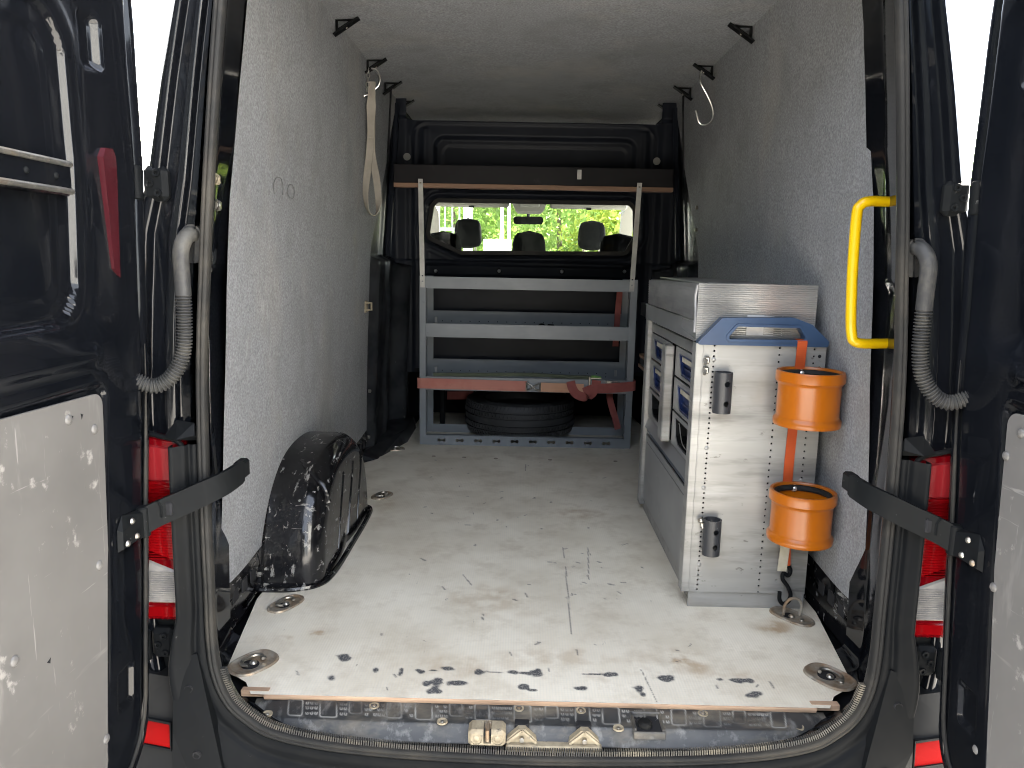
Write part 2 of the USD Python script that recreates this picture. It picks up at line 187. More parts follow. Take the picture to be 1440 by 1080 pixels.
# ---------------------------------------------------------------- naming and mesh helpers
used = {}
def numbered(parent, name):
    k = used.get((parent, name), 0); used[(parent, name)] = k + 1
    return f'{parent}/{name}' if k == 0 else f'{parent}/{name}_{k:03d}'
def data(prim, label=None, cat=None, group=None, kind=None):
    for k, v in (('label', label), ('category', cat), ('group', group), ('kind', kind)):
        if v: prim.SetCustomDataByKey(k, v)
def thing(name, label, cat, loc=(0, 0, 0), group=None):
    x = UsdGeom.Xform.Define(stage, numbered('/World', name)); x.AddTranslateOp().Set(Gf.Vec3d(*map(float, loc)))
    data(x.GetPrim(), label, cat, group); x.GetPrim().SetCustomDataByKey('_loc', Gf.Vec3d(*map(float, loc)))
    return x.GetPrim()
def part(parent, name, mesh, mat, smooth=35, label=None, kind=None):
    """A Mesh prim under parent (a prim); points are given in world metres."""
    root = parent
    while root.GetPath().pathElementCount > 2: root = root.GetParent()
    loc = np.array(root.GetCustomDataByKey('_loc') or (0, 0, 0), float)
    if isinstance(mesh, (list,)): mesh = cat(mesh)
    if hasattr(mesh, 'to_mesh'):
        mm = mesh.to_mesh(); mesh = trimesh.Trimesh(mm.vert_properties[:, :3], mm.tri_verts, process=False)
    if isinstance(mesh, tuple): mesh = tri(*mesh)
    mesh = mesh.copy(); mesh.apply_translation(-loc)
    p = usdkit.mesh(stage, numbered(str(parent.GetPath()), name), mesh, mat, smooth=smooth).GetPrim()
    data(p, label, None, None, kind)
    return p
def single(name, mesh, mat, label, cat_, group=None, kind=None, smooth=35):
    if isinstance(mesh, list): mesh = cat(mesh)
    p = usdkit.mesh(stage, numbered('/World', name), mesh, mat, smooth=smooth).GetPrim(); data(p, label, cat_, group, kind); return p

def tri(v, f):
    v = np.asarray(v, float); f = np.asarray(f, int)
    if f.shape[1] == 4: f = np.vstack([f[:, [0, 1, 2]], f[:, [0, 2, 3]]])
    return trimesh.Trimesh(v, f, process=False)
def cat(ms):
    out = []
    for m in ms:
        if hasattr(m, 'to_mesh'):
            q = m.to_mesh(); m = trimesh.Trimesh(q.vert_properties[:, :3], q.tri_verts, process=False)
        elif isinstance(m, tuple): m = tri(*m)
        out.append(trimesh.Trimesh(m.vertices, m.faces, process=False))
    return trimesh.util.concatenate(out)
def bx(x0, x1, y0, y1, z0, z1, b=0.002):
    x0, x1 = sorted((x0, x1)); y0, y1 = sorted((y0, y1)); z0, z1 = sorted((z0, z1))
    b = min(b, (x1-x0)*.45, (y1-y0)*.45, (z1-z0)*.45); P = []
    for a in (0, 1):
        for c in (0, 1):
            for d in (0, 1):
                X, Y, Z = (x0, x1)[a], (y0, y1)[c], (z0, z1)[d]; sx, sy, sz = (1, -1)[a], (1, -1)[c], (1, -1)[d]
                P += [(X, Y+sy*b, Z+sz*b), (X+sx*b, Y, Z+sz*b), (X+sx*b, Y+sy*b, Z)]
    return trimesh.convex.convex_hull(np.array(P))
def hull(P): return trimesh.convex.convex_hull(np.asarray(P, float))
def grid(P, flip=False):
    n, m = P.shape[:2]; i, j = np.meshgrid(np.arange(n-1), np.arange(m-1), indexing='ij'); a = i*m + j
    f = np.stack([a, a+1, a+m+1, a+m], -1).reshape(-1, 4)
    if flip: f = f[:, ::-1]
    return tri(P.reshape(-1, 3), f)
def cr(pts, n=12, closed=False):
    """Catmull-Rom through points."""
    p = np.asarray(pts, float)
    q = np.vstack([p[-1], p, p[:2]]) if closed else np.vstack([2*p[0]-p[1], p, 2*p[-1]-p[-2]])
    out = []
    for i in range(1, len(q)-2):
        t = np.linspace(0, 1, n, endpoint=False)[:, None]
        a, b, c, d = q[i-1:i+3]
        out.append(0.5*((2*b) + (c-a)*t + (2*a-5*b+4*c-d)*t**2 + (3*b-a-3*c+d)*t**3))
    out = np.vstack(out)
    return out if closed else np.vstack([out, p[-1]])
def sweep(path, prof, side, closed=False, caps=True, closed_prof=True):
    """prof (M,2): (along side, along binormal); side: (N,3) or vector kept perpendicular to the path."""
    p = np.asarray(path, float); n = len(p)
    t = (np.roll(p, -1, 0) - np.roll(p, 1, 0)) if closed else np.gradient(p, axis=0)
    t /= np.linalg.norm(t, axis=1, keepdims=True) + 1e-12
    s = np.broadcast_to(np.asarray(side, float), (n, 3)).copy(); s -= (s*t).sum(1, keepdims=True)*t; s /= np.linalg.norm(s, axis=1, keepdims=True) + 1e-12
    b = np.cross(t, s); pr = np.asarray(prof, float)
    V = p[:, None] + (pr[..., 0, None]*s[:, None] + pr[..., 1, None]*b[:, None])
    m = V.shape[1]; nn = n if closed else n-1; mm = m if closed_prof else m-1
    i, j = np.meshgrid(np.arange(nn), np.arange(mm), indexing='ij')
    f = np.stack([i*m+j, i*m+(j+1) % m, ((i+1) % n)*m+(j+1) % m, ((i+1) % n)*m+j], -1).reshape(-1, 4)[:, ::-1]
    T = tri(V.reshape(-1, 3), f)
    if caps and not closed and closed_prof:
        a = np.arange(m); c0 = [(0, a[k], a[k+1]) for k in range(1, m-1)]; o = (n-1)*m; c1 = [(o, o+a[k+1], o+a[k]) for k in range(1, m-1)]
        T = trimesh.Trimesh(T.vertices, np.vstack([T.faces, c0, c1]), process=False)
    return T
def tube(pts, r, sides=10, smooth_n=0, closed=False):
    p = cr(pts, smooth_n, closed) if smooth_n else np.asarray(pts, float)
    t = (np.roll(p, -1, 0) - np.roll(p, 1, 0)) if closed else np.gradient(p, axis=0)
    t /= np.linalg.norm(t, axis=1, keepdims=True) + 1e-12
    s = np.zeros_like(p); a = np.array([0, 0, 1.0]) if abs(t[0][2]) < .8 else np.array([1.0, 0, 0]); a = a - a.dot(t[0])*t[0]
    for k in range(len(p)):
        a = a - a.dot(t[k])*t[k]; a /= np.linalg.norm(a); s[k] = a
    ang = np.arange(sides)*2*np.pi/sides; rr = np.broadcast_to(np.asarray(r, float), (len(p),))
    prof = np.stack([np.cos(ang), np.sin(ang)], -1)[None]*rr[:, None, None]
    return sweep(p, prof, s, closed)
def lathe(c, prof, n=48, axis=2, a0=0, a1=2*np.pi):
    """prof (r, h) revolved about an axis through c; closed loop of points if it ends where it began."""
    pr = np.asarray(prof, float); full = abs(a1-a0-2*np.pi) < 1e-6; th = np.linspace(a0, a1, n+1)
    V = np.stack([pr[None, :, 0]*np.cos(th)[:, None], pr[None, :, 0]*np.sin(th)[:, None], np.broadcast_to(pr[None, :, 1], (n+1, len(pr)))], -1)
    if axis == 0: V = V[..., [2, 0, 1]]
    if axis == 1: V = V[..., [1, 2, 0]]
    m = grid(V + np.asarray(c, float), flip=True); m.merge_vertices(); return m
def prism(poly, a0, a1, axis=1):
    """A polygon (or shapely polygon) in the two other axes (in order), extruded along axis."""
    pg = poly if isinstance(poly, sg.Polygon) else sg.Polygon(poly)
    e = trimesh.creation.extrude_polygon(pg, abs(a1-a0), engine='earcut'); v = e.vertices.copy(); v[:, 2] += min(a0, a1); f = e.faces
    o = {0: [2, 0, 1], 1: [0, 2, 1], 2: [0, 1, 2]}[axis]; v = v[:, o]
    if axis == 1: f = f[:, ::-1]
    return trimesh.Trimesh(v, f, process=False)
def rrect(x0, x1, y0, y1, r, n=6): return sg.box(x0+r, y0+r, x1-r, y1-r).buffer(r, quad_segs=n)
def cyl(c, r, h, axis=2, n=20, b=None):
    b = min(r, h)*.2 if b is None else b
    return lathe(c, [(0, -h/2), (r-b, -h/2), (r, -h/2+b), (r, h/2-b), (r-b, h/2), (0, h/2)], n, axis)
def dome_cap(c, r, h, axis, sgn=1, n=16):
    a = np.linspace(0, np.pi/2, 5); return lathe(c, [(r*np.cos(t), sgn*h*np.sin(t)) for t in a], n, axis)
def man(t): return m3.Manifold(m3.Mesh(np.asarray(t.vertices, np.float32), np.asarray(t.faces, np.uint32)))
def mbox(x0, x1, y0, y1, z0, z1): return m3.Manifold.cube((x1-x0, y1-y0, z1-z0)).translate((x0, y0, z0))
def mcyl(c, r, h, axis=2, n=10):
    k = m3.Manifold.cylinder(h, r, r, n, True)
    if axis == 0: k = k.rotate((0, 90, 0))
    if axis == 1: k = k.rotate((90, 0, 0))
    return k.translate(tuple(map(float, c)))
def sdf_rr(x, y, x0, x1, y0, y1, r):
    qx = np.abs(x-(x0+x1)/2) - (x1-x0)/2 + r; qy = np.abs(y-(y0+y1)/2) - (y1-y0)/2 + r
    return np.hypot(np.maximum(qx, 0), np.maximum(qy, 0)) + np.minimum(np.maximum(qx, qy), 0) - r
def sstep(a, b, x):
    t = np.clip((x-a)/(b-a), 0, 1); return t*t*(3-2*t)

# ================================================================ SETTING
g = tri([[-60, -60, GROUND], [60, -60, GROUND], [60, 60, GROUND], [-60, 60, GROUND]], [[0, 1, 2, 3]])
single('ground', g, CONCRETE, 'pale sunlit paved yard around the van', 'ground', kind='structure', smooth=False)

# white ribbed building left of the van
zz = np.arange(GROUND, 7.0, 0.09); ys = np.array([5.0, 30.0]); P = []
for z in zz: P += [(0, z), (0, z+.055), (.022, z+.065), (.022, z+.08)]
P = np.array(P); V = np.stack([np.stack([-6.0 + P[:, 0], np.full(len(P), y), P[:, 1]], -1) for y in ys])
bld = thing('clad_building', 'tall white building with horizontally ribbed cladding left of the van', 'building', (-6, 17, GROUND))
part(bld, 'ribbed_cladding', grid(V), CLAD, smooth=False)
part(bld, 'wall_core', bx(-9, -6.03, 5, 30, GROUND, 7.05, .02), CLAD)
part(bld, 'base_strip', bx(-6.02, -5.95, 5, 30, GROUND, GROUND+.25, .01), CONCRETE)

# unseen pale hall added behind the viewer on the right to bounce light
hall = thing('added_hall', 'unseen pale hall added behind the viewer on the right to bounce light', 'building', (13, -12, GROUND))
part(hall, 'wall', bx(6.2, 20, -16, -11, GROUND, 6.4, .02), CLAD); part(hall, 'roof', bx(6.0, 20.2, -16.2, -10.8, 6.4, 6.65, .02), BARK); part(hall, 'plinth', bx(6.19, 20.01, -11.05, -10.98, GROUND, GROUND+.5, .01), BARK)
for x in (7.6, 10.4, 13.2, 16.0): w = part(hall, 'window', bx(x, x+1.5, -11.03, -10.98, 1.2, 2.8, .01), HOLE); part(w, 'frame', [bx(x-.06, x, -11.02, -10.96, 1.14, 2.86, .01), bx(x+1.5, x+1.56, -11.02, -10.96, 1.14, 2.86, .01)], WHITE)

# unseen dark tree line added behind the viewer to cut light and reflections
tl_ = cr([(2.8, -13), (-2, -12), (-6, -9.5), (-7, -5.5), (-7.4, -1), (-7.4, 4.8)], 24); nt = len(tl_); TL = np.zeros((16, nt, 3)); hh_ = 5.2 + 2.0*fbm(np.stack([np.arange(nt)*.12, np.zeros(nt), np.zeros(nt)], -1), 3, 21)
for i, t in enumerate(np.linspace(0, 1, 16)):
    k = fbm(np.stack([np.arange(nt)*.3, np.full(nt, t*6), np.zeros(nt)], -1), 3, 22) - .5 - 1.0*t**2; dirn = tl_/np.linalg.norm(tl_, axis=1, keepdims=True)
    TL[i, :, 0] = tl_[:, 0] - 1.6*k*dirn[:, 0]; TL[i, :, 1] = tl_[:, 1] - 1.6*k*dirn[:, 1]; TL[i, :, 2] = GROUND + hh_*t
single('added_tree_line', grid(TL), DARKTREE, 'unseen dark tree line added behind the viewer to cut light and reflections', 'trees', kind='stuff', smooth=False)

# ================================================================ THE VAN
van = thing('cargo_van', 'black cargo van seen from behind with both rear doors swung open', 'van', (0, 0, GROUND))

# ---- rear opening loop (x, y, z), clockwise from the bottom centre
half = [(0, -.068), (.25, -.063), (.40, -.055), (.52, -.042), (.62, -.020), (.675, .013), (.712, .052), (.737, .115), (.746, .19), (.749, .30), (.755, .55), (.753, .80), (.738, 1.05), (.712, 1.32), (.684, 1.56), (.652, 1.78), (.60, 1.86), (.50, 1.885), (.25, 1.895), (0, 1.90)]
hp = np.array(half); loop2 = np.vstack([hp, (hp[1:-1]*[-1, 1])[::-1]])
L2 = cr(loop2, 10, True)
d = np.linalg.norm(np.diff(np.vstack([L2, L2[:1]]), axis=0), axis=1); s_ = np.concatenate([[0], np.cumsum(d)])
NS = 420; q = np.linspace(0, s_[-1], NS, endpoint=False); LX = np.interp(q, s_, np.append(L2[:, 0], L2[0, 0])); LZ = np.interp(q, s_, np.append(L2[:, 1], L2[0, 1]))
def yz(z): return np.interp(z, [-.1, 0, .5, 1, 1.6, 1.9], [-.118, -.10, -.065, -.04, -.035, -.035])
LY = yz(LZ); tx = np.roll(LX, -1)-np.roll(LX, 1); tz = np.roll(LZ, -1)-np.roll(LZ, 1); ln = np.hypot(tx, tz); NX, NZ = tz/ln, -tx/ln
def ring(prof, sel=None, scale=None, flip=False):
    pr = np.asarray(prof, float); idx = np.arange(NS) if sel is None else sel
    k = np.ones(len(idx)) if scale is None else scale
    n = pr[None, :, 0]*k[:, None]
    V = np.stack([LX[idx, None] + n*NX[idx, None], LY[idx, None] + np.broadcast_to(pr[None, :, 1], n.shape), LZ[idx, None] + n*NZ[idx, None]], -1)
    if sel is None: V = np.concatenate([V, V[:1]])
    return grid(V, flip)
kn = np.interp(LZ, [-1, 1.08, 1.2, 1.4, 1.56, 2], [1.32, 1.32, 1.10, .96, .82, .75])
def rounded(prof, r=.004, n=3):
    p = np.asarray(prof, float); out = [p[0]]
    for i in range(1, len(p)-1):
        a, b = p[i-1]-p[i], p[i+1]-p[i]; la, lb = np.linalg.norm(a), np.linalg.norm(b); rr = min(r, la*.45, lb*.45)
        s, e = p[i]+a/la*rr, p[i]+b/lb*rr
        for t in np.linspace(0, 1, n+1): out.append((1-t)**2*s + 2*t*(1-t)*p[i] + t*t*e)
    return np.array(out + [p[-1]])
# the inner reveal runs from a lip at the opening to a squarer loop at the end of the lining
wq = sstep(.60, .70, np.abs(LX)); TXe = LX + NX*.112 + np.sign(LX)*np.maximum(0, .866 - np.abs(LX + NX*.112))*wq*(LZ < 1.0); TZe = LZ + NZ*np.where(LZ < 1, .03, .112)
rv = rounded([(1.0, .40), (.96, .29), (.66, .17), (.44, .10), (.22, .06), (.04, .03), (-.04, .012), (-.04, -.004), (.0, -.008), (.12, -.008)], .02, 4)
rfr, rdy = rv[:, 0], rv[:, 1]
RV = np.stack([LX[:, None] + (TXe-LX)[:, None]*rfr, LY[:, None] + rdy[None] + 0*LX[:, None], LZ[:, None] + (TZe-LZ)[:, None]*rfr], -1); RV = np.concatenate([RV, RV[:1]])
outer = rounded([(.02, -.008), (.024, .022), (.047, .022), (.05, .006), (.066, .002), (.069, .02), (.094, .02), (.099, .0), (.112, -.002), (.125, .012), (.148, .06), (.16, .16), (.185, .30)], .005)
rear_frame = part(van, 'rear_door_frame', cat([grid(RV), ring(outer, scale=kn)]), PAINT, 50)
sel_low = np.where(LZ < .36)[0]; order = np.argsort(np.where(LX[sel_low] >= 0, 1, -1)*0)  # contiguous run about index 0
run = np.concatenate([np.arange(NS-200, NS), np.arange(0, 200)]); run_low = run[LZ[run] < .30]; run_side_all = run
ang = np.linspace(0, 2*np.pi, 25)
seal_prof = rounded([(-.008, .004), (-.009, -.006), (-.006, -.014), (.001, -.016), (.004, -.012), (.007, -.016), (.013, -.013), (.014, -.003), (.012, .0)], .003)
seal = part(van, 'door_seal', ring(seal_prof), RUBBER, 50, label='grey rubber seal round the rear door opening')
# serrated inner lip of the seal along the bottom
teeth = []
acc = np.concatenate([[0], np.cumsum(np.hypot(np.diff(LX[run]), np.diff(LZ[run])))])
for a in np.arange(0, acc[-1], .0054):
    x, z, y = np.interp(a, acc, LX[run]), np.interp(a, acc, LZ[run]), 0
    if z > .12: continue
    nx, nz = np.interp(a, acc, NX[run]), np.interp(a, acc, NZ[run]); y = yz(z)
    c = np.array([x-.014*nx, y-.001, z-.014*nz]); t = np.array([-nz, 0, nx])*.0014; n = np.array([nx, 0, nz])*.0065; dy = np.array([0, .006, 0])
    teeth.append(hull([c+sx*t+sn*n+sy*dy for sx in (-1, 1) for sn in (-1, 1) for sy in (-1, 1)]))
part(seal, 'serrated_lip', teeth, RUBBER_DIRTY, False, kind='stuff')

# ---- inner lining: wall profile x(z)
WZ = [0, .15, .6, 1.24, 1.6, 1.80, 1.90, 1.94, 1.955]; WX = [.872, .868, .852, .826, .812, .806, .804, .803, .800]
def wx(z): return np.interp(z, WZ, WX)
def liner_edge(z): return np.interp(z, [.1, .2, .6, 1.2, 1.75, 1.95], [.25, .26, .285, .33, .47, .52])
zs = np.concatenate([np.linspace(.14, 1.88, 60), np.linspace(1.89, 1.955, 12)])
for s in (-1, 1):
    zs2 = zs; tt = np.linspace(0, 1, 70); V = np.zeros((len(zs2), len(tt), 3))
    for i, z in enumerate(zs2):
        ye = liner_edge(z) - (.03 if s > 0 else 0); yend = np.interp(z, [.1, .7, 1.1, 1.4, 1.9], [2.19, 2.16, 2.18, 2.42, 2.80])
        wob = .004*np.array(noise(np.stack([np.zeros(70), tt*9, np.full(70, z*4)], -1), 3+s))
        V[i, :, 0] = s*(wx(z) + wob - .002); V[i, :, 1] = ye + (yend-ye)*tt; V[i, :, 2] = z - (0.006*np.sin(tt*23) if z < .15 else 0)
    w = part(van, 'wall_lining', grid(V, flip=(s < 0)), FELT, 60, label='grey felt lining of the %s load space wall' % ('left' if s < 0 else 'right'))
    if s < 0: left_wall = w
    back = V.copy(); back[..., 0] += s*.02
    # lower painted body side between lining and floor, and the metal behind
    kk = np.array([(.885, 2.25, .30), (.885, .30, .30)]);
    zk = np.linspace(-.02, .22, 12); yk = np.linspace(.24, 2.2, 90); K = np.zeros((12, 90, 3))
    for i, z in enumerate(zk):
        K[i, :, 0] = s*(wx(max(z, 0)) + .008 - .012*sstep(.06, .09, z)*(1-sstep(.12, .14, z))*(.6+.4*np.sin(yk*40) > .5)); K[i, :, 1] = yk; K[i, :, 2] = z
    kp = part(van, 'kick_panel', grid(K, flip=(s < 0)), ARCH, 40, label='scuffed black metal strip below the felt on the %s' % ('left' if s < 0 else 'right'))
    for yy in (.33, .40, .47) + ((1.95, 2.02, 2.09) if s < 0 else ()):
        part(kp, 'slot', bx(s*(wx(.1)+.001), s*(wx(.1)-.0045), yy, yy+.04, .065, .105, .004), HOLE)
cx = np.linspace(-1, 1, 60); yc = np.linspace(.48, 3.60, 80); C = np.zeros((60, 80, 3))
for i, a in enumerate(cx):
    C[i, :, 0] = a*.803; C[i, :, 1] = yc; C[i, :, 2] = 1.951 + .012*(1-a*a) + .004*(noise(np.stack([np.full(80, a*3), yc*4, np.zeros(80)], -1), 9)-.5)
part(van, 'ceiling_lining', grid(C, flip=True), FELT, 60, label='grey felt ceiling of the load space')
part(van, 'roof_header', bx(-.80, .80, .06, .50, 1.972, 2.01, .01), PAINT)

# faint pen marks on the left wall
def wallpt(y, z, s=-1, off=.004): return (s*(wx(z)-off), y, z)
pen = []
for pts in ([(.672, 1.235), (.665, 1.262), (.69, 1.284), (.735, 1.286), (.755, 1.262), (.75, 1.238)], [(.80, 1.262), (.82, 1.276), (.855, 1.276), (.872, 1.258), (.86, 1.238), (.825, 1.236), (.80, 1.248), (.802, 1.264)]):
    pen.append(tube(cr([wallpt(*p) for p in pts], 6), .0014, 5))
part(left_wall, 'pen_scribble', pen, MARKER)

# ---- load floor
def floor_left(y): return np.interp(y, [0, .05, .10, .50, 2.05, 2.15, 2.30, 2.50, 3.4], [-.70, -.73, -.80, -.862, -.868, -.80, -.80, -.72, -.72])
def floor_right(y): return np.interp(y, [0, .05, .10, .50, 2.10, 2.2, 3.4], [.70, .73, .80, .862, .868, .80, .72])
SPOTS = [(-.514, .176, .0206, .0178), (-.526, .079, .0107, .0161), (-.353, .113, .0073, .0201), (-.304, .118, .0146, .01), (-.236, .131, .0202, .0102), (-.148, .122, .0165, .0134), (-.066, .125, .0165, .0101), (-.007, .125, .0184, .0169), (-.258, .074, .0161, .016), (-.258, .037, .0192, .0185), (-.28, .062, .0106, .0126), (-.204, .066, .0231, .0159), (-.04, .059, .016, .0126), (-.016, .047, .0141, .0062), (.104, .059, .0196, .0094), (.181, .125, .0184, .0101), (.199, .125, .0111, .0101), (.249, .059, .0143, .0157), (.256, .041, .0088, .0092), (.33, .117, .0221, .0167), (.463, .114, .011, .0066), (.524, .112, .0276, .0116), (.534, .049, .0214, .0187), (-.42, .12, .0091, .0134), (-.03, .123, .02, .006), (.14, .124, .03, .003), (-.27, .124, .04, .002), (-.115, .121, .035, .002)]
SCR = [((.11, .80), (.10, .332), .0020), ((.112, .98), (.111, .88), .0016), ((.205, .982), (.182, .701), .0018), ((-.241, .717), (-.206, .636), .0025), ((-.02, 2.1), (-.022, 1.98), .002), ((.27, .15), (.285, .01), .0012), ((-.3, .62), (-.29, .60), .004)]
rs = np.random.default_rng(3)
for _ in range(46): a = rs.uniform((-.5, .25), (.42, 2.2)); SCR.append((a, a + rs.normal(0, .010, 2), rs.uniform(.0015, .0042)))
for _ in range(16): a = rs.uniform((-.7, .03), (.7, .3)); SCR.append((a, a + rs.normal(0, .012, 2), rs.uniform(.001, .003)))
for _ in range(14): a = rs.uniform((.1, .55), (.3, .95)); SCR.append((a, a + rs.normal(0, .010, 2), rs.uniform(.0015, .0042)))
STN = [(.36, .20, .09, .12, .8), (.26, .15, .06, .05, .7), (.69, .39, .09, .10, .8), (-.62, .30, .03, .02, .9), (-.70, .27, .03, .02, .8), (-.15, .55, .18, .16, .35), (.2, 1.35, .12, .08, .5), (.3, .3, .03, .02, 1), (.12, .20, .4, .05, .35), (-.2, .16, .3, .08, .35), (.55, .14, .12, .04, .4), (-.62, 1.45, .06, .2, .4)]
yg = np.concatenate([np.arange(0, .30, .0035), np.arange(.30, 3.40, .0065)]); ug = np.linspace(0, 1, 430)
X = floor_left(yg)[:, None]*(1-ug) + floor_right(yg)[:, None]*ug; Y = np.broadcast_to(yg[:, None], X.shape)
wear = np.zeros_like(X); wob = noise(np.stack([X*70, Y*70, X*0], -1), 5)
for x, y, rx, ry in SPOTS:
    wear = np.maximum(wear, 1 - sstep(.75, 1.1, np.hypot((X-x)/rx, (Y-y)/ry) + (wob-.5)*.9))
for a, b, w in SCR:
    a, b = np.array(a), np.array(b); ab = b-a; t = np.clip(((X-a[0])*ab[0]+(Y-a[1])*ab[1])/max(ab@ab, 1e-9), 0, 1)
    wear = np.maximum(wear, .8*(1 - sstep(w*.5, w*1.5, np.hypot(X-a[0]-t*ab[0], Y-a[1]-t*ab[1]) + (wob-.5)*w)))
stain = np.zeros_like(X); wb2 = fbm(np.stack([X*9, Y*9, X*0], -1), 3, 8)
for x, y, rx, ry, k in STN: stain = np.maximum(stain, k*(1 - sstep(.3, 1.0, np.hypot((X-x)/rx, (Y-y)/ry) + (wb2-.5)*1.4)))
fm = grid(np.stack([X, Y, X*0], -1), flip=True)
edge_y = np.full(430, 0.0)
floor = part(van, 'load_floor', fm, FLOORM, True, label='worn light grey plywood load floor')
pv = UsdGeom.PrimvarsAPI(floor)
for nm, a in (('wear', wear), ('stain', stain)): pv.CreatePrimvar(nm, Sdf.ValueTypeNames.FloatArray, 'vertex').Set(Vt.FloatArray.FromNumpy(a.astype(np.float32).ravel()))
ex = np.linspace(-.668, .668, 60); eo = .0015*np.array(noise(np.stack([ex*40, ex*0, ex*0], -1)))
part(floor, 'plywood_edge', grid(np.stack([np.stack([ex, -.0015+eo, ex*0+.0003], -1), np.stack([ex, -.002-eo, ex*0-.006], -1), np.stack([ex, .001+eo, ex*0-.014], -1)])), PLYEDGE, True)
for s in (-1, 1): part(floor, 'plywood_edge', bx(s*.66, s*.73, .012, .03, -.016, .0012, .002), PLYEDGE)

# ---- lashing points in the floor
def lashing(x, y, rz, ring_up=False, r=(.052, .036)):
    a = np.linspace(0, 2*np.pi, 40, endpoint=False); ca, sa = math.cos(rz), math.sin(rz)
    def loopat(k, z): 
        u, v = r[0]*k*np.sign(np.cos(a))*np.abs(np.cos(a))**.75, r[1]*k*np.sign(np.sin(a))*np.abs(np.sin(a))**.75
        return np.stack([x+u*ca-v*sa, y+u*sa+v*ca, np.full(40, z)], -1)
    V = np.stack([loopat(1.06, .0006), loopat(1.03, .006), loopat(.97, .0075), loopat(.91, .0065), loopat(.84, .0025), loopat(.5, .0012), loopat(.02, .0012)]); V = np.concatenate([V, V[:, :1]], 1)
    p = part(van, 'lashing_eye', grid(V, flip=True), RUST, 40)
    part(p, 'pan_cavity', cyl((x-.15*r[0]*ca, y-.15*r[0]*sa, .0016), r[1]*.50, .0014), HOLE); part(p, 'bolt', dome_cap((x, y, .002), .010, .008, 2), CHROME)
    part(p, 'bolt', cyl((x+.5*r[0]*ca, y+.5*r[0]*sa, .004), .007, .006), CHROME)
    if ring_up: pts = [(x-.024, y+.004, .006), (x-.025, y-.004, .04), (x-.012, y-.008, .062), (x+.012, y-.008, .062), (x+.025, y-.004, .04), (x+.024, y+.004, .006)]
    else:
        pts = [(x+ca*u-sa*v, y+sa*u+ca*v, .009) for u, v in ((-.022, -.012), (-.03, .006), (-.015, .02), (.015, .02), (.03, .006), (.022, -.012))]
    part(p, 'ring', tube(pts, .0045, 8, 5), CHROME if not ring_up else RUST)
lashing(-.742, .135, .95, r=(.062, .046)); lashing(-.762, .47, 1.1, r=(.060, .034)); lashing(-.665, 1.53, 1.1, r=(.055, .034)); lashing(-.745, 2.349, .2)
lashing(.755, .135, -.95, r=(.062, .046)); lashing(.775, .465, -.9, True, r=(.066, .036))
for x, y in ((-.515, 2.22), (-.18, 2.20), (.11, 2.20), (.46, 2.2), (-.35, 2.21)): part(floor, 'bolt_head', cyl((x, y, .001), .011, .003), RUST)

# ---- wheel arch (left)
th = np.linspace(0, np.pi, 56); cy0, R0, H0 = .975, .405, .405
prof_w = [(-.885, 1.03, 0), (-.868, 1.03, 0), (-.862, 1.0, 0), (-.84, .992, 0)] + [(x, .99, 0) for x in np.linspace(-.82, -.755, 8)] + [(-.755+.07*math.sin(t), .99-.17*(1-math.cos(t)), 0) for t in np.linspace(.15, np.pi/2, 9)] + [(-.684, k, 0) for k in (.7, .5, .3, .1, .01)]
V = np.zeros((len(prof_w), len(th), 3))
for i, (x, k, _) in enumerate(prof_w):
    e = 2.5; rr = (np.abs(np.cos(th))**e + np.abs(np.sin(th))**e)**(-1/e)
    rib = .012*np.exp(-((th-1.95)/.05)**2)*(1 if -.86 < x < -.70 else 0)
    dent = .008*(fbm(np.stack([th*3, np.full(56, x*12), th*0], -1), 3, 4)-.5)
    rad = rr*k + (rib+dent)*(k > .6)
    V[i, :, 0] = x + .012*(rad/ max(k, .2) - 1)*(k < .8); V[i, :, 1] = cy0 - R0*rad*np.cos(th)*(1-.03*np.sin(th)); V[i, :, 2] = np.maximum(H0*rad*np.sin(th), 0) - .004
arch = part(van, 'wheel_arch', grid(V), ARCH, 50, label='scuffed glossy black wheel arch on the left of the load floor')
part(arch, 'floor_flange', [tube([(-.87, .555, .006), (-.78, .560, .006), (-.70, .60, .006), (-.672, .70, .006), (-.668, .97, .006), (-.670, 1.25, .006), (-.69, 1.36, .006), (-.78, 1.395, .006)], .010, 8, 6)], ARCH)
for yy in (.80, .95, 1.10): part(arch, 'pressed_rib', hull([(-.688, yy, .04), (-.688, yy+.012, .04), (-.680, yy+.006, .05), (-.688, yy+.10, .30), (-.688, yy+.112, .30), (-.680, yy+.106, .29)]), ARCH)
part(arch, 'clip', tube([(-.80, .80, .36), (-.78, .77, .355), (-.765, .78, .36)], .007, 8, 4), CHROME)
part(arch, 'grab_rib', tube([(-.80, .79, .362), (-.76, .74, .352), (-.70, .70, .30), (-.685, .70, .25)], .009, 8, 6), ARCH)

# ---- roof rail brackets
for s in (-1, 1):
    for y in (1.39, 1.974, 2.42, 2.87):
        cx0, cz0 = .800, 1.952
        b = part(van, 'roof_bracket', [prism(sg.Polygon([(s*cx0, cz0), (s*(cx0-.088), cz0), (s*cx0, cz0-.058)]).difference(sg.Polygon([(s*(cx0-.010), cz0-.008), (s*(cx0-.052), cz0-.008), (s*(cx0-.010), cz0-.034)])), y, y+.004, 1)], PLASTIC, False)
        e1, e2 = np.array([s*(cx0-.095), y, cz0]), np.array([s*(cx0+.003), y, cz0-.064])
        part(b, 'diagonal_bar', sweep([e1, e2], [(-.004, -.003), (.030, -.003), (.030, .003), (-.004, .003)], (0, -1, 0)), PLASTIC)
        part(b, 'screw', dome_cap(((e1+e2)/2 + [0, -.012, -.004]), .004, .003, 1, -1), CHROME)

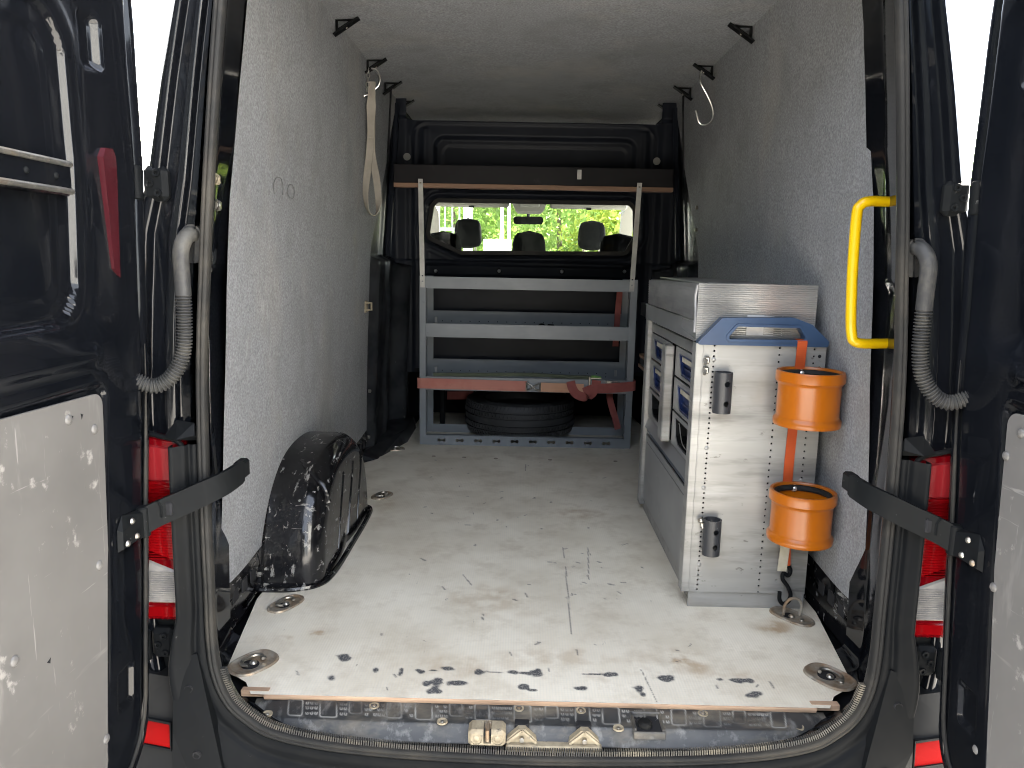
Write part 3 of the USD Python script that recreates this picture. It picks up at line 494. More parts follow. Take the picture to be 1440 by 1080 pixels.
# ---- bulkhead: pressed panel as a height field in (x, z), window cut out
bz = np.concatenate([np.arange(.36, 1.955, .0065)]); bxs = np.linspace(-.90, .90, 300); BX, BZ = np.meshgrid(bxs, bz)
D = np.zeros_like(BX)
D += .022*(1-sstep(-.03, .0, sdf_rr(BX, BZ, -.60, .60, 1.44, 1.765, .07)))         # upper recess
D += .005*(1-sstep(-.02, .0, sdf_rr(BX, BZ, -.55, .55, 1.40, 1.715, .05)))
D -= .030*sstep(.0, .02, BZ-1.842)
D -= .007*np.exp(-((sdf_rr(BX, BZ, -.72, .70, .2, 1.835, .10))/.010)**2)
D -= .010*np.exp(-((np.abs(BX)-.645)/.02)**2)*(BZ < 1.80)
D -= .030*sstep(.69, .76, np.abs(BX)) + .05*sstep(.80, .89, np.abs(BX))
win = sg.Polygon([(-.575, 1.388), (.57, 1.392), (.60, 1.36), (.61, 1.20), (.56, 1.105), (-.43, 1.092), (-.62, 1.175), (-.625, 1.21), (-.60, 1.36)]).buffer(-.03).buffer(.03)
import shapely
pts = shapely.points(BX.ravel(), BZ.ravel()); dw = shapely.distance(win, pts).reshape(BX.shape)
D += .028*np.exp(-((dw-.0)/.02)**2) - .010*np.exp(-((dw-.042)/.010)**2) - .006*np.exp(-((dw-.068)/.009)**2)
D -= .010*sstep(1.032, 1.036, BZ)*(dw > .02)
D += .012*np.exp(-((BZ-1.036)/.004)**2)
D -= .014*(sstep(.945, .955, BZ)-sstep(1.012, 1.02, BZ))*(np.abs(BX) < .64)
bm = grid(np.stack([BX, 2.87 + D, BZ], -1))
cen = bm.vertices[bm.faces].mean(1); inside = shapely.contains(win, shapely.points(cen[:, 0], cen[:, 2])); topgap = (cen[:, 2] > 1.842) & (sdf_rr(cen[:, 0], cen[:, 2], -.745, .725, 1.6, 2.3, .09) < 0); bm = trimesh.Trimesh(bm.vertices, bm.faces[~inside & ~topgap], process=False)
bulk = part(van, 'bulkhead', bm, BULK, 50, label='black bulkhead with a low window behind the load space')
wp = np.array(win.buffer(.004).exterior.coords)[:-1]; wpath = np.stack([wp[:, 0], np.full(len(wp), 2.893), wp[:, 1]], -1)
part(bulk, 'window_gasket', sweep(wpath, [(-.014, -.012), (.012, -.012), (.016, .0), (.012, .012), (-.014, .012)], (0, 1, 0), closed=True), RUBBER)
part(bulk, 'window_pane', prism(win, 2.894, 2.898, 1), GLASS, False)
for x, z in ((-.577, .977), (-.197, .984), (.178, .988), (.552, .995)):
    b = part(bulk, 'bolt', cyl((x, 2.848, z), .016, .01, 1), PLASTIC); part(b, 'bolt_head', dome_cap((x, 2.843, z), .011, .009, 1, -1), WIRE)
for x in (-.744, .709): part(bulk, 'painted_slot_light', lathe((x, 2.826, 1.632), [(0, -.002), (.021, -.002), (.021, .002), (0, .002)], 20, 1), CABGREY, label='pale oval disc painted as light in a bulkhead opening')  # pale discs paint the light that shows through two openings
# under-bench recess
part(bulk, 'bench_recess', [bx(-.90, .90, 3.38, 3.41, -.02, .40, .003), bx(-.90, .90, 2.86, 3.40, .362, .385, .003)], PLASTIC)
part(bulk, 'recess_bracket', bx(-.56, -.53, 2.95, 2.99, 0, .36, .003), PLASTIC)
# inner body sides beside the rack (left and right of the bulkhead) with a wavy pressed ridge
for s in (-1, 1):
    yk = np.linspace(2.10, 2.90, 70); zk = np.linspace(-.02, 1.95, 120); YY, ZZ = np.meshgrid(yk, zk)
    lim = np.interp(ZZ, [.1, .7, 1.1, 1.4, 1.9], [2.19, 2.16, 2.18, 2.42, 2.80])
    ry = np.interp(ZZ, [0, .22, .33, .42, .62, .82, .93, 1.02, 1.9], [2.50, 2.52, 2.44, 2.46, 2.52, 2.52, 2.44, 2.46, 2.62])
    XX = np.interp(ZZ, WZ, WX) + .012 - .045*sstep(2.20, 2.27, YY)*(ZZ < 1.05) - .020*np.exp(-((YY-ry)/.022)**2) + .018*sstep(.0, .05, YY-ry-.02) - .10*sstep(2.72, 2.86, YY)*(ZZ < 1.02)
    XX = XX + .008*np.exp(-((ZZ-1.036)/.006)**2)
    bs = part(van, 'body_side', grid(np.stack([s*XX, YY, ZZ], -1), flip=(s < 0)), PAINT_IN, 50, label='glossy black inner body side %s of the rack' % ('left' if s < 0 else 'right'))
    part(bs, 'floor_step', hull([(s*.90, 2.12, -.01), (s*.80, 2.16, -.01), (s*.79, 2.30, -.01), (s*.70, 2.52, -.01), (s*.70, 2.9, -.01), (s*.90, 2.9, -.01), (s*.90, 2.12, .03), (s*.82, 2.3, .05), (s*.72, 2.54, .07), (s*.72, 2.9, .07), (s*.9, 2.9, .08)]), PAINT_IN)
    part(bs, 'pillar_strip', tube([(s*.80, 2.80, 1.92), (s*.812, 2.77, 1.6), (s*.826, 2.70, 1.3), (s*.832, 2.66, 1.06)], .020, 10, 8), BULK)
    for z in ((.35, .10) if s < 0 else (1.22, 1.33)): part(bs, 'clip', cyl((s*(wx(z)-.005), 2.22, z), .010, .014, 0), CHROME)
# beige striker on the left wall
k = part(van, 'door_striker', bx(-.865, -.835, 2.06, 2.11, .775, .835, .005), BEIGE, label='beige striker at the end of the left felt wall')
part(k, 'striker_pin', tube([(-.835, 2.07, .79), (-.81, 2.07, .79), (-.81, 2.07, .825), (-.835, 2.07, .825)], .006, 8), BEIGE)
part(k, 'screw', dome_cap((-.85, 2.058, .825), .008, .006, 1, -1), CHROME)

# ---- sill plate with tread pattern, latches and stopper
xs = np.arange(-.69, .6901, .0025); tq = np.linspace(0, 1, 46)
SX, ST = np.meshgrid(xs, tq); half_w = np.interp(np.abs(SX), [0, .4, .6, .69], [1, 1, .93, .55])
SY = .012 - ST*.105*half_w; SZ = -.013 - .010*ST - .030*sstep(.72, 1.0, ST) - .006*sstep(.6, .69, np.abs(SX))
Hh = np.zeros_like(SX)
blk = []; xk = -.60
i = 0
while xk < .60:
    w = [.034, .040, .030][i % 3]; blk.append((xk, xk+w)); xk += w + [.042, .030, .060, .034][i % 4]; i += 1
for k_, (a, b) in enumerate(blk):
    sl = -SX*.12; top, bot = .002, [-.052, -.055, -.040][k_ % 3]
    sd = sdf_rr(SX + (SY+.03)*.25*np.sign(-SX)*min(1, abs(a)*2), SY, a, b, bot, top, .006); Hh += .0016*np.exp(-(sd/.0016)**2)
    if k_+1 < len(blk):
        g0, g1 = b+.006, blk[k_+1][0]-.004; n = max(1, int((g1-g0)/.0085))
        for j in range(n):
            for row, yy in enumerate((-.004, -.020, -.038)):
                if (k_ + row + j) % 7 == 5: continue
                xc = g0 + (j+.5)*(g1-g0)/n
                du = np.abs(sdf_rr(SX + (SY+.03)*.25*np.sign(-SX)*min(1, abs(a)*2), SY, xc-.0025, xc+.0025, yy-.009, yy+.001, .002)); Hh += .0018*np.exp(-(du/.0012)**2)*(SY < yy-.001)
SZ = SZ + Hh
ridge = np.clip(Hh/.0014, 0, 1)*np.clip(noise(np.stack([SX*30, SY*30, SX*0], -1), 2)*1.6-.25, 0, 1)
sill = part(van, 'sill_plate', grid(np.stack([SX, SY, SZ], -1)), SILL, True, label='scuffed black tread plate along the rear sill')
UsdGeom.PrimvarsAPI(sill).CreatePrimvar('ridge', Sdf.ValueTypeNames.FloatArray, 'vertex').Set(Vt.FloatArray.FromNumpy(ridge.astype(np.float32).ravel()))
for x, y in ((-.645, -.045), (-.398, -.012), (-.228, -.066), (-.049, -.008), (.182, -.074), (.393, -.010), (.61, -.045), (.10, -.01)):
    zt = -.017 - .006*(abs(x) > .6); b = part(sill, 'screw_washer', lathe((x, y, zt), [(.004, .0005), (.009, .003), (.012, .0035), (.013, .0)], 18), BEIGE); part(b, 'screw', cyl((x, y, zt+.001), .0045, .004), CHROME)
blk_ = man(bx(-.165, -.079, -.108, -.058, -.052, -.010, .008)) - mbox(-.130, -.112, -.120, -.066, -.040, .0)
for x in (-.146, -.097): blk_ = blk_ - mcyl((x, -.108, -.030), .0135, .006, 1, 20)
lb = part(van, 'latch_striker', blk_, BEIGE, 30, label='dusty latch striker block on the sill')
part(lb, 'striker_bar', tube([(-.121, -.104, -.036), (-.121, -.104, -.012), (-.121, -.074, -.010), (-.121, -.074, -.03)], .0045, 8), RUST)
part(lb, 'slot_floor', bx(-.129, -.113, -.072, -.066, -.04, -.012, .001), RUST)
for x in (-.146, -.097): part(lb, 'screw', dome_cap((x, -.1045, -.030), .0085, .004, 1, -1), BEIGE)
for x0 in (-.042, .102):
    t = part(van, 'latch_wedge', [prism([(x0-.036, -.047), (x0+.036, -.047), (x0+.033, -.036), (x0+.008, -.012), (x0-.008, -.012), (x0-.033, -.036)], -.094, -.078, 1)], BEIGE, label='triangular dusty latch wedge on the sill')
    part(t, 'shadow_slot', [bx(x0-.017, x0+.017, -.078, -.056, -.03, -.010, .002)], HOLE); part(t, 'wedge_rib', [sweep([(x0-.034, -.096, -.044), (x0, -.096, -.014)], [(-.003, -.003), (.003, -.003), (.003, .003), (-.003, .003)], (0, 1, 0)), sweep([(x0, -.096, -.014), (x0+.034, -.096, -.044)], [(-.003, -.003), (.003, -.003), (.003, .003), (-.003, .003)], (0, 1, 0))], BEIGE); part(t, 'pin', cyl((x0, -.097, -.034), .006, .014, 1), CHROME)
part(van, 'latch_base', [bx(-.078, .142, -.108, -.084, -.062, -.045, .004)], BEIGE)
sp = part(van, 'door_stop_recess', [bx(.216, .224, -.083, -.012, -.03, -.011, .003), bx(.282, .290, -.083, -.012, -.03, -.013, .003), bx(.216, .290, -.020, -.012, -.03, -.010, .003), bx(.216, .290, -.088, -.082, -.035, -.016, .002)], SILL)
part(sp, 'recess_floor', bx(.223, .283, -.084, -.018, -.03, -.0165, .001), HOLE)
part(sp, 'rubber_stop', lathe((.245, -.062, -.02), [(0, .017), (.012, .017), (.0165, .013), (.0175, -.01)], 28), PLASTIC)

# ---- lower plastic trim round the corners, lamp surrounds, bumper
tr_idx = run[LZ[run] < .645]
trs = np.interp(LZ[tr_idx], [-.07, .0, .16, .26, .7], [2.6, 2.0, 1.5, 1.0, 1.0])
trim_p = rounded([(.012, .006), (.014, -.010), (.021, -.016), (.030, -.013), (.034, -.025), (.040, -.030), (.054, -.045), (.061, -.046), (.064, -.030), (.064, .05)], .004)
nn = len(trim_p); pr = trim_p[None]; n_ = .013 + (pr[..., 0]-.013)*trs[:, None]
Vt_ = np.stack([LX[tr_idx, None] + n_*NX[tr_idx, None], LY[tr_idx, None] + np.broadcast_to(pr[..., 1]*1.0, n_.shape), LZ[tr_idx, None] + n_*NZ[tr_idx, None]], -1)
part(van, 'corner_trim', grid(Vt_), PLASTIC, 40, label='matt black plastic trim round the lower door opening')
bump_prof = [(-.118, -.150), (-.135, -.152), (-.20, -.160), (-.300, -.166), (-.312, -.18), (-.318, -.24), (-.30, -.42), (-.22, -.50)]
bxx = np.linspace(-.83, .83, 40); bump_prof = rounded([(a, b) for a, b in bump_prof], .01)
V = np.zeros((40, len(bump_prof), 3)); V[..., 0] = bxx[:, None]; V[..., 1] = bump_prof[None, :, 0] + .05*(np.abs(bxx)/.83)[:, None]**4; V[..., 2] = bump_prof[None, :, 1]
bumper = part(van, 'rear_bumper', grid(V), PLASTIC, 40, label='black plastic step bumper')
for s in (-1, 1):
    side = 'left' if s < 0 else 'right'
    cc = part(van, 'corner_cap', hull([(s*.776, -.108, .165), (s*.824, -.120, .155), (s*.774, -.122, .05), (s*.700, -.165, -.125), (s*.765, -.172, -.125), (s*.818, -.155, .0), (s*.828, -.150, -.125), (s*.78, -.04, .16), (s*.826, -.04, .155), (s*.70, -.05, -.13), (s*.83, -.05, -.13)]), PLASTIC, False, label='faceted black bumper corner on the %s' % side)
    for (x_, y_, z_) in ((.790, -.128, .09), (.765, -.158, -.05)): part(cc, 'screw_recess', lathe((s*x_, y_-.002, z_), [(0, .002), (.006, .002), (.009, -.001), (.010, .003)], 16, 1), HOLE)
    # painted bumper end with its reflector
    e = hull([(s*.832, -.112, .108), (s*.95, -.085, .108), (s*.832, -.05, .112), (s*.95, -.03, .112), (s*.826, -.135, .0), (s*.97, -.11, .0), (s*.822, -.15, -.10), (s*.98, -.13, -.10), (s*.82, -.16, -.42), (s*.97, -.14, -.42), (s*.83, .1, -.42), (s*.97, .1, -.42), (s*.96, .1, .1)])
    be = part(van, 'bumper_end', e, BUMPERGREY, False, label='grey bumper end below the %s tail lamp' % side)
    rf = hull([(s*.829, -.138, .012), (s*.95, -.114, .016), (s*.826, -.148, -.044), (s*.95, -.128, -.038), (s*.829, -.12, .012), (s*.95, -.10, .016), (s*.826, -.13, -.044), (s*.95, -.10, -.038)])
    rfp = part(be, 'reflector', rf, REDREF, False, label='red reflector')
    rims = np.array([(s*.829, -.139, .013), (s*.95, -.115, .017), (s*.95, -.129, -.039), (s*.826, -.149, -.045)])
    part(be, 'reflector_surround', sweep(rims, [(-.003, -.003), (.003, -.003), (.003, .003), (-.003, .003)], (0, 1, 0), closed=True), PLASTIC, False)
    # tail lamp: housing behind, lenses in front
    def lamp_y(x, z): return -.050 - .045*np.interp(z, [.2, .65], [1.0, .55]) + .9*max(0, abs(x)-.90)**1.3
    def lens(x0, x1, z0, z1, z1o=None, z0o=None, dy=0, b=.004):
        z1o = z1 if z1o is None else z1o; z0o = z0 if z0o is None else z0o; P = []
        for fx in np.linspace(0, 1, 6):
            x = x0+(x1-x0)*fx
            for zc in (z0+(z0o-z0)*fx, z1+(z1o-z1)*fx):
                for y_, sh in ((lamp_y(x, zc)+dy, b), (lamp_y(x, zc)+dy+.004, 0), (lamp_y(x, zc)+.04, 0)):
                    P.append((s*x, y_, zc + (sh if zc < (z0+z1)/2 else -sh)))
        return hull(P)
    lamp = part(van, 'tail_light', lens(.802, .97, .236, .645, .668), DARKLENS, False, label='%s red and clear tail lamp' % side)
    part(lamp, 'upper_lens', lens(.812, .965, .556, .630, .650, dy=-.004), PINKLENS, False)
    part(lamp, 'stop_lens', lens(.810, .965, .475, .552, .565, .556, dy=-.003), REDLENS, False)
    part(lamp, 'stop_lens', lens(.816, .965, .372, .471, dy=-.005, z0o=.43, z1o=.475), REDLENS, False)
    part(lamp, 'clear_lens', lens(.820, .965, .278, .352, .41, dy=-.005), CLEARLENS, False)
    part(lamp, 'lower_lens', lens(.812, .965, .242, .272, dy=-.003), REDLENS, False)
    ribs = []
    for z in np.arange(.38, .55, .006): ribs.append(bx(s*.822, s*.90, lamp_y(.85, z)-.0062, lamp_y(.85, z), z, z+.0022, .0008))
    part(lamp, 'lens_ribs', ribs, REDLENS, False, kind='stuff')
    ribs = [bx(s*.824, s*.90, lamp_y(.85, z)-.0066, lamp_y(.85, z), z, z+.0020, .0008) for z in np.arange(.284, .352, .005)]
    part(lamp, 'lens_ribs', ribs, CLEARLENS, False, kind='stuff')
    path = [(s*.801, lamp_y(.8, .24)-.002, .232), (s*.796, lamp_y(.8, .45)-.002, .45), (s*.797, lamp_y(.8, .60)-.002, .61), (s*.806, lamp_y(.8, .64)-.002, .645), (s*.85, lamp_y(.85, .65)-.002, .658), (s*.97, lamp_y(.97, .66), .675)]
    part(lamp, 'lamp_surround', tube(path, .006, 8, 8), PLASTIC)
    cap = hull([(s*.770, -.075, .66), (s*.80, -.100, .655), (s*.83, -.09, .66), (s*.775, -.062, .685), (s*.815, -.06, .69), (s*.770, -.04, .64), (s*.83, -.04, .64)])
    part(van, 'lamp_trim_cap', cap, PLASTIC, False)
    # hinges
    for hz, hx in ((1.195, .842), (.18, .858)):
        y0 = yz(hz) + (-.005 if hz > 1 else -.012); w_ = .026
        h = part(van, 'door_hinge', bx(s*(hx-w_), s*(hx+w_), y0, y0+.03, hz-.036, hz+.036, .010), STRAPM, label='%s %s door hinge' % ('upper' if hz > 1 else 'lower', side))
        for ox, oz in ((.006, .021), (-.008, .0), (.008, -.020)):
            b = part(h, 'bolt', lathe((s*(hx-ox*s*s), y0, hz+oz), [(.0035, .001), (.0035, -.004), (.0075, -.005), (.0085, -.003), (.0085, .001)], 16, 1), STRAPM)
        part(h, 'hinge_knuckle', cyl((s*(hx+w_+.010), y0-.006, hz), .014, .07, 2), STRAPM)
        part(h, 'hinge_arm', bx(s*(hx+w_+.006), s*(hx+w_+.035), y0-.03, y0+.0, hz-.028, hz+.028, .006), STRAPM)
    part(van, 'hinge_recess', bx(s*.80, s*1.03, yz(.18)+.012, yz(.18)+.05, .10, .245, .004), PLASTIC)
    # cable boot: smooth elbow then ribbed bend to the door
    P = cr([(s*.770, -.028, 1.092), (s*.773, -.058, 1.085), (s*.778, -.075, 1.055), (s*.778, -.076, 1.0), (s*.778, -.076, .93), (s*.780, -.078, .865), (s*.790, -.082, .82), (s*.812, -.090, .785), (s*.84, -.10, .772), (s*.872, -.11, .785), (s*.885, -.12, .80)], 40)
    acc2 = np.concatenate([[0], np.cumsum(np.linalg.norm(np.diff(P, axis=0), axis=1))]); tot = acc2[-1]; qq = np.linspace(0, tot, 420); P = np.stack([np.interp(qq, acc2, P[:, k]) for k in range(3)], -1)
    rib_on = sstep(.155, .165, qq); rad = .0165 - .0015*rib_on + .0022*rib_on*np.sign(np.sin(qq/.0068*2*np.pi))*np.abs(np.sin(qq/.0068*2*np.pi))**.5
    boot = part(van, 'cable_boot', tube(P, rad, 16), BOOT, 60, label='ribbed rubber cable boot at the %s door' % side)
    part(boot, 'boot_base', prism(rrect(s*.772-.021, s*.772+.021, 1.03, 1.112, .02), -.036, -.02, 1), BOOT)

# ---- yellow grab handle on the right pillar
hp_ = [(.855, .22, 1.206), (.772, .20, 1.206), (.748, .20, 1.196), (.741, .20, 1.17), (.743, .20, 1.05), (.750, .20, .93), (.756, .20, .885), (.764, .20, .868), (.79, .20, .862), (.86, .22, .862)]
gh = part(van, 'grab_handle', tube(hp_, .0125, 14, 8), YELLOW, 60, label='yellow grab handle on the right rear pillar')
for z in (1.206, .862): part(gh, 'handle_foot', cyl((.862, .22, z), .016, .006, 0), YELLOW)

for s in (-1, 1):
    for z in ((1.225, 1.165) if s < 0 else ()):
        c = part(van, 'reveal_catch', [bx(s*.786, s*.80, .155, .175, z-.012, z+.012, .004), tube([(s*.79, .15, z+.012), (s*.778, .14, z), (s*.788, .15, z-.012)], .003, 6, 4)], BEIGE if z > 1.2 else CHROME)

# ---- rear doors, opened square to the van: inner pressing as a height field over (u from the hinge edge, z)
def door_edge(z): return np.interp(z, [-.06, .06, .6, .77, 1.22, 1.55, 1.85], [-.165, -.150, -.082, -.060, -.028, -.034, -.05])
ZB, ZT = -.052, 1.85
for s in (-1, 1):
    side = 'left' if s < 0 else 'right'
    zz = np.arange(ZB, ZT, .006); uu = np.concatenate([[0, .001, .003, .006, .010], np.arange(.014, .80, .0055)]); U, Z = np.meshgrid(uu, zz)
    def corner(z, r=.12):
        h = np.clip((ZB + r - z)/r, 0, 1); h2 = np.clip((z - (ZT-.2))/.2, 0, 1); return r*(1-np.sqrt(1-h*h)) + .2*(1-np.sqrt(np.maximum(1-h2*h2, 0)))
    e = door_edge(Z) - corner(Z)
    dep = .016*(1-np.sqrt(np.clip(1-(1-np.clip(U/.012, 0, 1))**2, 0, 1)))
    dep += .010*np.exp(-((U-.030)/.006)**2)
    R1 = sdf_rr(U, Z, .205, .72, .915, 1.475, .085)
    dep -= .003*np.exp(-((R1-.025)/.020)**2)*(U > .06)                      # rounded frame round the recess
    dep += .030*sstep(.865, .950, Z + .012*np.sin(U*9))*sstep(.015, .175, U)*(1-sstep(1.50, 1.58, Z))
    dep += .011*(1-sstep(-.008, .0, R1))
    dep += .005*(1-sstep(-.050, -.044, R1))
    R2 = sdf_rr(U, Z, .175 , .74, -.03, .80, .03)
    dep += .010*(1-sstep(-.006, .004, R2))
    dep -= .010*np.exp(-((Z-.858)/.018)**2)*sstep(.18, .22, U)
    R3 = sdf_rr(U, Z, .075, .135, .12, .205, .012); dep += .008*(1-sstep(-.006, .0, R3))
    R4 = sdf_rr(U, Z, .10, .16, 1.385, 1.50, .02); dep += .014*(1-sstep(-.02, .0, R4))
    dep += .003*(fbm(np.stack([U*6, Z*6, U*0], -1), 2, 11)-.5)
    lean = 0.0*Z
    Xd = .865 + dep; V = np.stack([s*Xd, e - U, Z], -1)
    inner = grid(V, flip=(s > 0))
    # outer skin and the hinge-side edge
    edge = np.stack([V[:, 0], V[:, 0] + [s*.02, .004, 0], V[:, 0]*[0, 1, 1] + [s*.925, -.01, 0], V[:, 0]*[0, 1, 1] + [s*.945, -.05, 0], V[:, -1]*[0, 1, 1] + [s*.955, 0, 0], V[:, -1]])
    b0 = np.stack([V[0], V[0]*[0, 1, 1] + [s*.95, 0, 0]])
    door = part(van, 'rear_door', cat([inner, grid(edge, flip=(s < 0)), grid(b0, flip=(s < 0))]), PAINT, 40, label='open %s rear door with a grey lining board' % side)
    # rubber gasket line near the hinge edge
    zg = np.linspace(.86, .10, 40); gp = [(s*.862, door_edge(z)-.030, z) for z in zg] + [(s*.862, door_edge(.06)-.036, .06), (s*.862, door_edge(.02)-.055, .02), (s*.862, door_edge(0)-.09, -.012), (s*.862, door_edge(0)-.14, -.025), (s*.862, door_edge(0)-.4, -.03)]
    part(door, 'door_gasket', tube(gp, np.interp(np.arange(len(gp)), [0, 14], [.0008, .0042]), 8), RUBBER)
    # lining board with rivets
    zp = np.linspace(.0, .785, 40)
    def pe(z): return -.248 - (.785-z)*.062
    def top(u): return .785 + .02*sstep(0, .5, u)
    poly = []
    for t in np.linspace(0, np.pi/2, 7): poly.append((pe(.76) - .025 + .025*math.sin(t), .76 + .025*math.cos(t)))
    poly = [(-.86, .80)] + poly + [(pe(-.02), -.02), (-.86, -.02)]
    bd = part(door, 'lining_board', prism(poly, s*.866, s*.871, 0), GREYPANEL, False, label='scratched grey lining board')
    for (yy, z) in ((-.283, .72), (-.301, .456), (-.322, .102), (-.36, .755), (-.55, .74), (-.55, .40)) if s < 0 else ((-.258, .70), (-.272, .44), (-.285, .10), (-.29, .752), (-.55, .74), (-.55, .40)):
        part(bd, 'rivet', dome_cap((s*.866, yy, z), .0095, .005, 0, -s), GREYPANEL)
    if s < 0:
        for (yy, z) in ((-.315, .755), (-.345, .758)): part(bd, 'puncture', hull([(-.8655, yy, z), (-.8655, yy-.008, z+.003), (-.8655, yy-.006, z-.009), (-.8645, yy-.004, z-.002)]), HOLE, False)
        part(bd, 'puncture', hull([(-.8655, -.463, .357), (-.8655, -.475, .353), (-.8655, -.466, .347), (-.8645, -.468, .352)]), HOLE, False)
    # bar across the upper recess; zinc colour on two rolled edges paints their highlights
    cb = part(door, 'recess_crossbar', bx(s*.890, s*.915, -.25, -.82, 1.150, 1.212, .006), PAINT)
    for z in (1.158, 1.206): part(cb, 'highlight_edge', tube([(s*.892, -.252, z), (s*.889, -.29, z), (s*.889, -.82, z)], .0055, 10), CHROME)
    for yy in (-.30, -.38, -.50): part(cb, 'bolt', dome_cap((s*.890, yy, 1.182), .006, .004, 0, -s), STRAPM)
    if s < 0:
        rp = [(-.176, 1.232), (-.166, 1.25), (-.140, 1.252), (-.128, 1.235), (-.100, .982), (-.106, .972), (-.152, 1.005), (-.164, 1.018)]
        part(door, 'painted_reflection', prism([(y + .012, z) for y, z in rp], -.8785, -.892, 0), DEEPRED, False, label='dark red strip painted as a reflection on the door frame')  # glossy strip paints a red reflection onto the door frame
    # check strap bracket on the door
    br = part(door, 'strap_bracket', hull([(s*.864, -.150, .515), (s*.864, -.150, .455), (s*.864, -.235, .50), (s*.864, -.238, .455), (s*.864, -.215, .525), (s*.85, -.155, .51), (s*.85, -.155, .46), (s*.855, -.23, .495), (s*.855, -.232, .46)]), STRAPM, False)
    for (yy, z) in ((-.20, .508), (-.222, .468), (-.185, .470)): part(br, 'bolt', dome_cap((s*.852, yy, z), .007, .006, 0, -s), CHROME)
    part(br, 'bracket_pin', cyl((s*.856, -.147, .488), .013, .066, 2), STRAPM)
    # the check strap
    path = cr([(s*.700, .01, .556), (s*.702, -.03, .556), (s*.712, -.066, .551), (s*.738, -.096, .541), (s*.770, -.112, .527), (s*.805, -.128, .513), (s*.835, -.141, .500), (s*.857, -.152, .488)], 10)
    hw = np.interp(np.arange(len(path)), [0, 3, 12, len(path)-1], [.022, .026, .027, .027]); cs_prof = np.stack([np.stack([np.array([-1, 1, 1, -1])*w, np.array([-1, -1, 1, 1])*.0045], -1) for w in hw])
    st = part(van, 'door_check_strap', sweep(path, cs_prof, (0, 0, 1)), STRAPM, 40, label='black curved check strap holding the %s door' % side)
    part(st, 'strap_slot', bx(s*.800, s*.814, -.1375, -.122, .497, .528, .003), HOLE)
    part(st, 'strap_lip', tube([(s*.826, -.142, .532), (s*.820, -.140, .52), (s*.820, -.140, .495)], .003, 6), STRAPM)
    part(st, 'strap_end_hook', bx(s*.697, s*.722, .006, .05, .535, .578, .005), STRAPM)

# ---- van outside and cab
prof_o = rounded([(.93, -.30), (.97, .0), (.975, .5), (.94, 1.1), (.88, 1.6), (.83, 1.98), (.74, 2.06), (.4, 2.10), (0, 2.11)], .05)
full = np.vstack([prof_o, (prof_o[:-1]*[-1, 1])[::-1]]); yy = np.array([.10, .25, 1.2, 2.5, 3.0])
V = np.stack([np.stack([full[:, 0]*np.interp(y, [.1, .25, 1.2], [.90, .92, 1.0]), np.full(len(full), y), full[:, 1]], -1) for y in yy])
part(van, 'body_shell', grid(V), PAINT, 40)
V2 = np.stack([np.stack([full[:, 0], np.full(len(full), y), np.minimum(full[:, 1], zt)], -1) for y, zt in ((3.0, 2.11), (4.2, 2.02), (4.55, 1.72))])
part(van, 'cab_roof', grid(V2[:, 4*4+1:-(4*4+1)] if False else V2[:, np.where(full[:, 1] > 1.3)[0]]), PAINT, 40)
part(van, 'cab_side', [bx(s*.95, s*.97, 2.95, 5.6, -.30, .75, .01) for s in (-1, 1)] + [bx(s*.93, s*.955, 3.0, 3.5, .75, 1.6, .01) for s in (-1, 1)], PAINT)
part(van, 'underbody', bx(-.92, .92, .05, 5.5, -.34, -.05, .02), PLASTIC)
part(van, 'cab_floor', bx(-.9, .9, 3.42, 5.4, -.05, .30, .01), PLASTIC)
part(van, 'dashboard', [bx(-.92, .92, 4.75, 5.35, .30, .98, .05)], SEAT)
part(van, 'bonnet', hull([(-.9, 5.3, 1.0), (.9, 5.3, 1.0), (-.85, 6.1, .7), (.85, 6.1, .7), (-.85, 6.15, -.3), (.85, 6.15, -.3), (-.9, 5.3, -.3), (.9, 5.3, -.3)]), PAINT, False)
part(van, 'cab_headlining', bx(-.85, .85, 2.95, 4.45, 1.56, 1.60, .01), CABGREY)
for x0, x1 in ((-.76, -.17), (.15, .76)):
    sv = part(van, 'sun_visor', bx(x0, x1, 4.32, 4.36, 1.455, 1.56, .015), CABGREY); part(sv, 'visor_clip', bx((x0+x1)/2-.02, (x0+x1)/2+.02, 4.31, 4.32, 1.448, 1.465, .003), PLASTIC)
oc = part(van, 'roof_console', hull([(-.17, 4.3, 1.56), (.15, 4.3, 1.56), (-.12, 4.3, 1.43), (.10, 4.3, 1.43), (-.17, 4.6, 1.56), (.15, 4.6, 1.56), (-.10, 4.5, 1.42), (.08, 4.5, 1.42)]), CABGREY, False); part(oc, 'console_lamp', bx(-.09, .07, 4.29, 4.31, 1.46, 1.52, .008), M('console_grey', (.25, .25, .24), rough=.6))
mr = part(van, 'rear_view_mirror', prism(rrect(-.135, .105, 1.340, 1.400, .022), 4.50, 4.53, 1), SEAT, label='interior rear view mirror'); part(mr, 'mirror_stem', tube([(-.015, 4.52, 1.39), (-.015, 4.56, 1.44)], .012, 8), SEAT)
for s in (-1, 1):
    part(van, 'windscreen_pillar', sweep([(s*.86, 4.40, 1.60), (s*.80, 4.6, 1.45), (s*.83, 4.95, 1.15), (s*.88, 5.25, .98)], [(-.05, -.04), (.05, -.04), (.05, .04), (-.05, .04)], (1, 0, 0)), CABGREY)
part(van, 'windscreen', tri([(-.84, 4.5, 1.62), (.84, 4.5, 1.62), (.88, 5.3, .98), (-.88, 5.3, .98)], [[0, 1, 2, 3]]), GLASS, False)
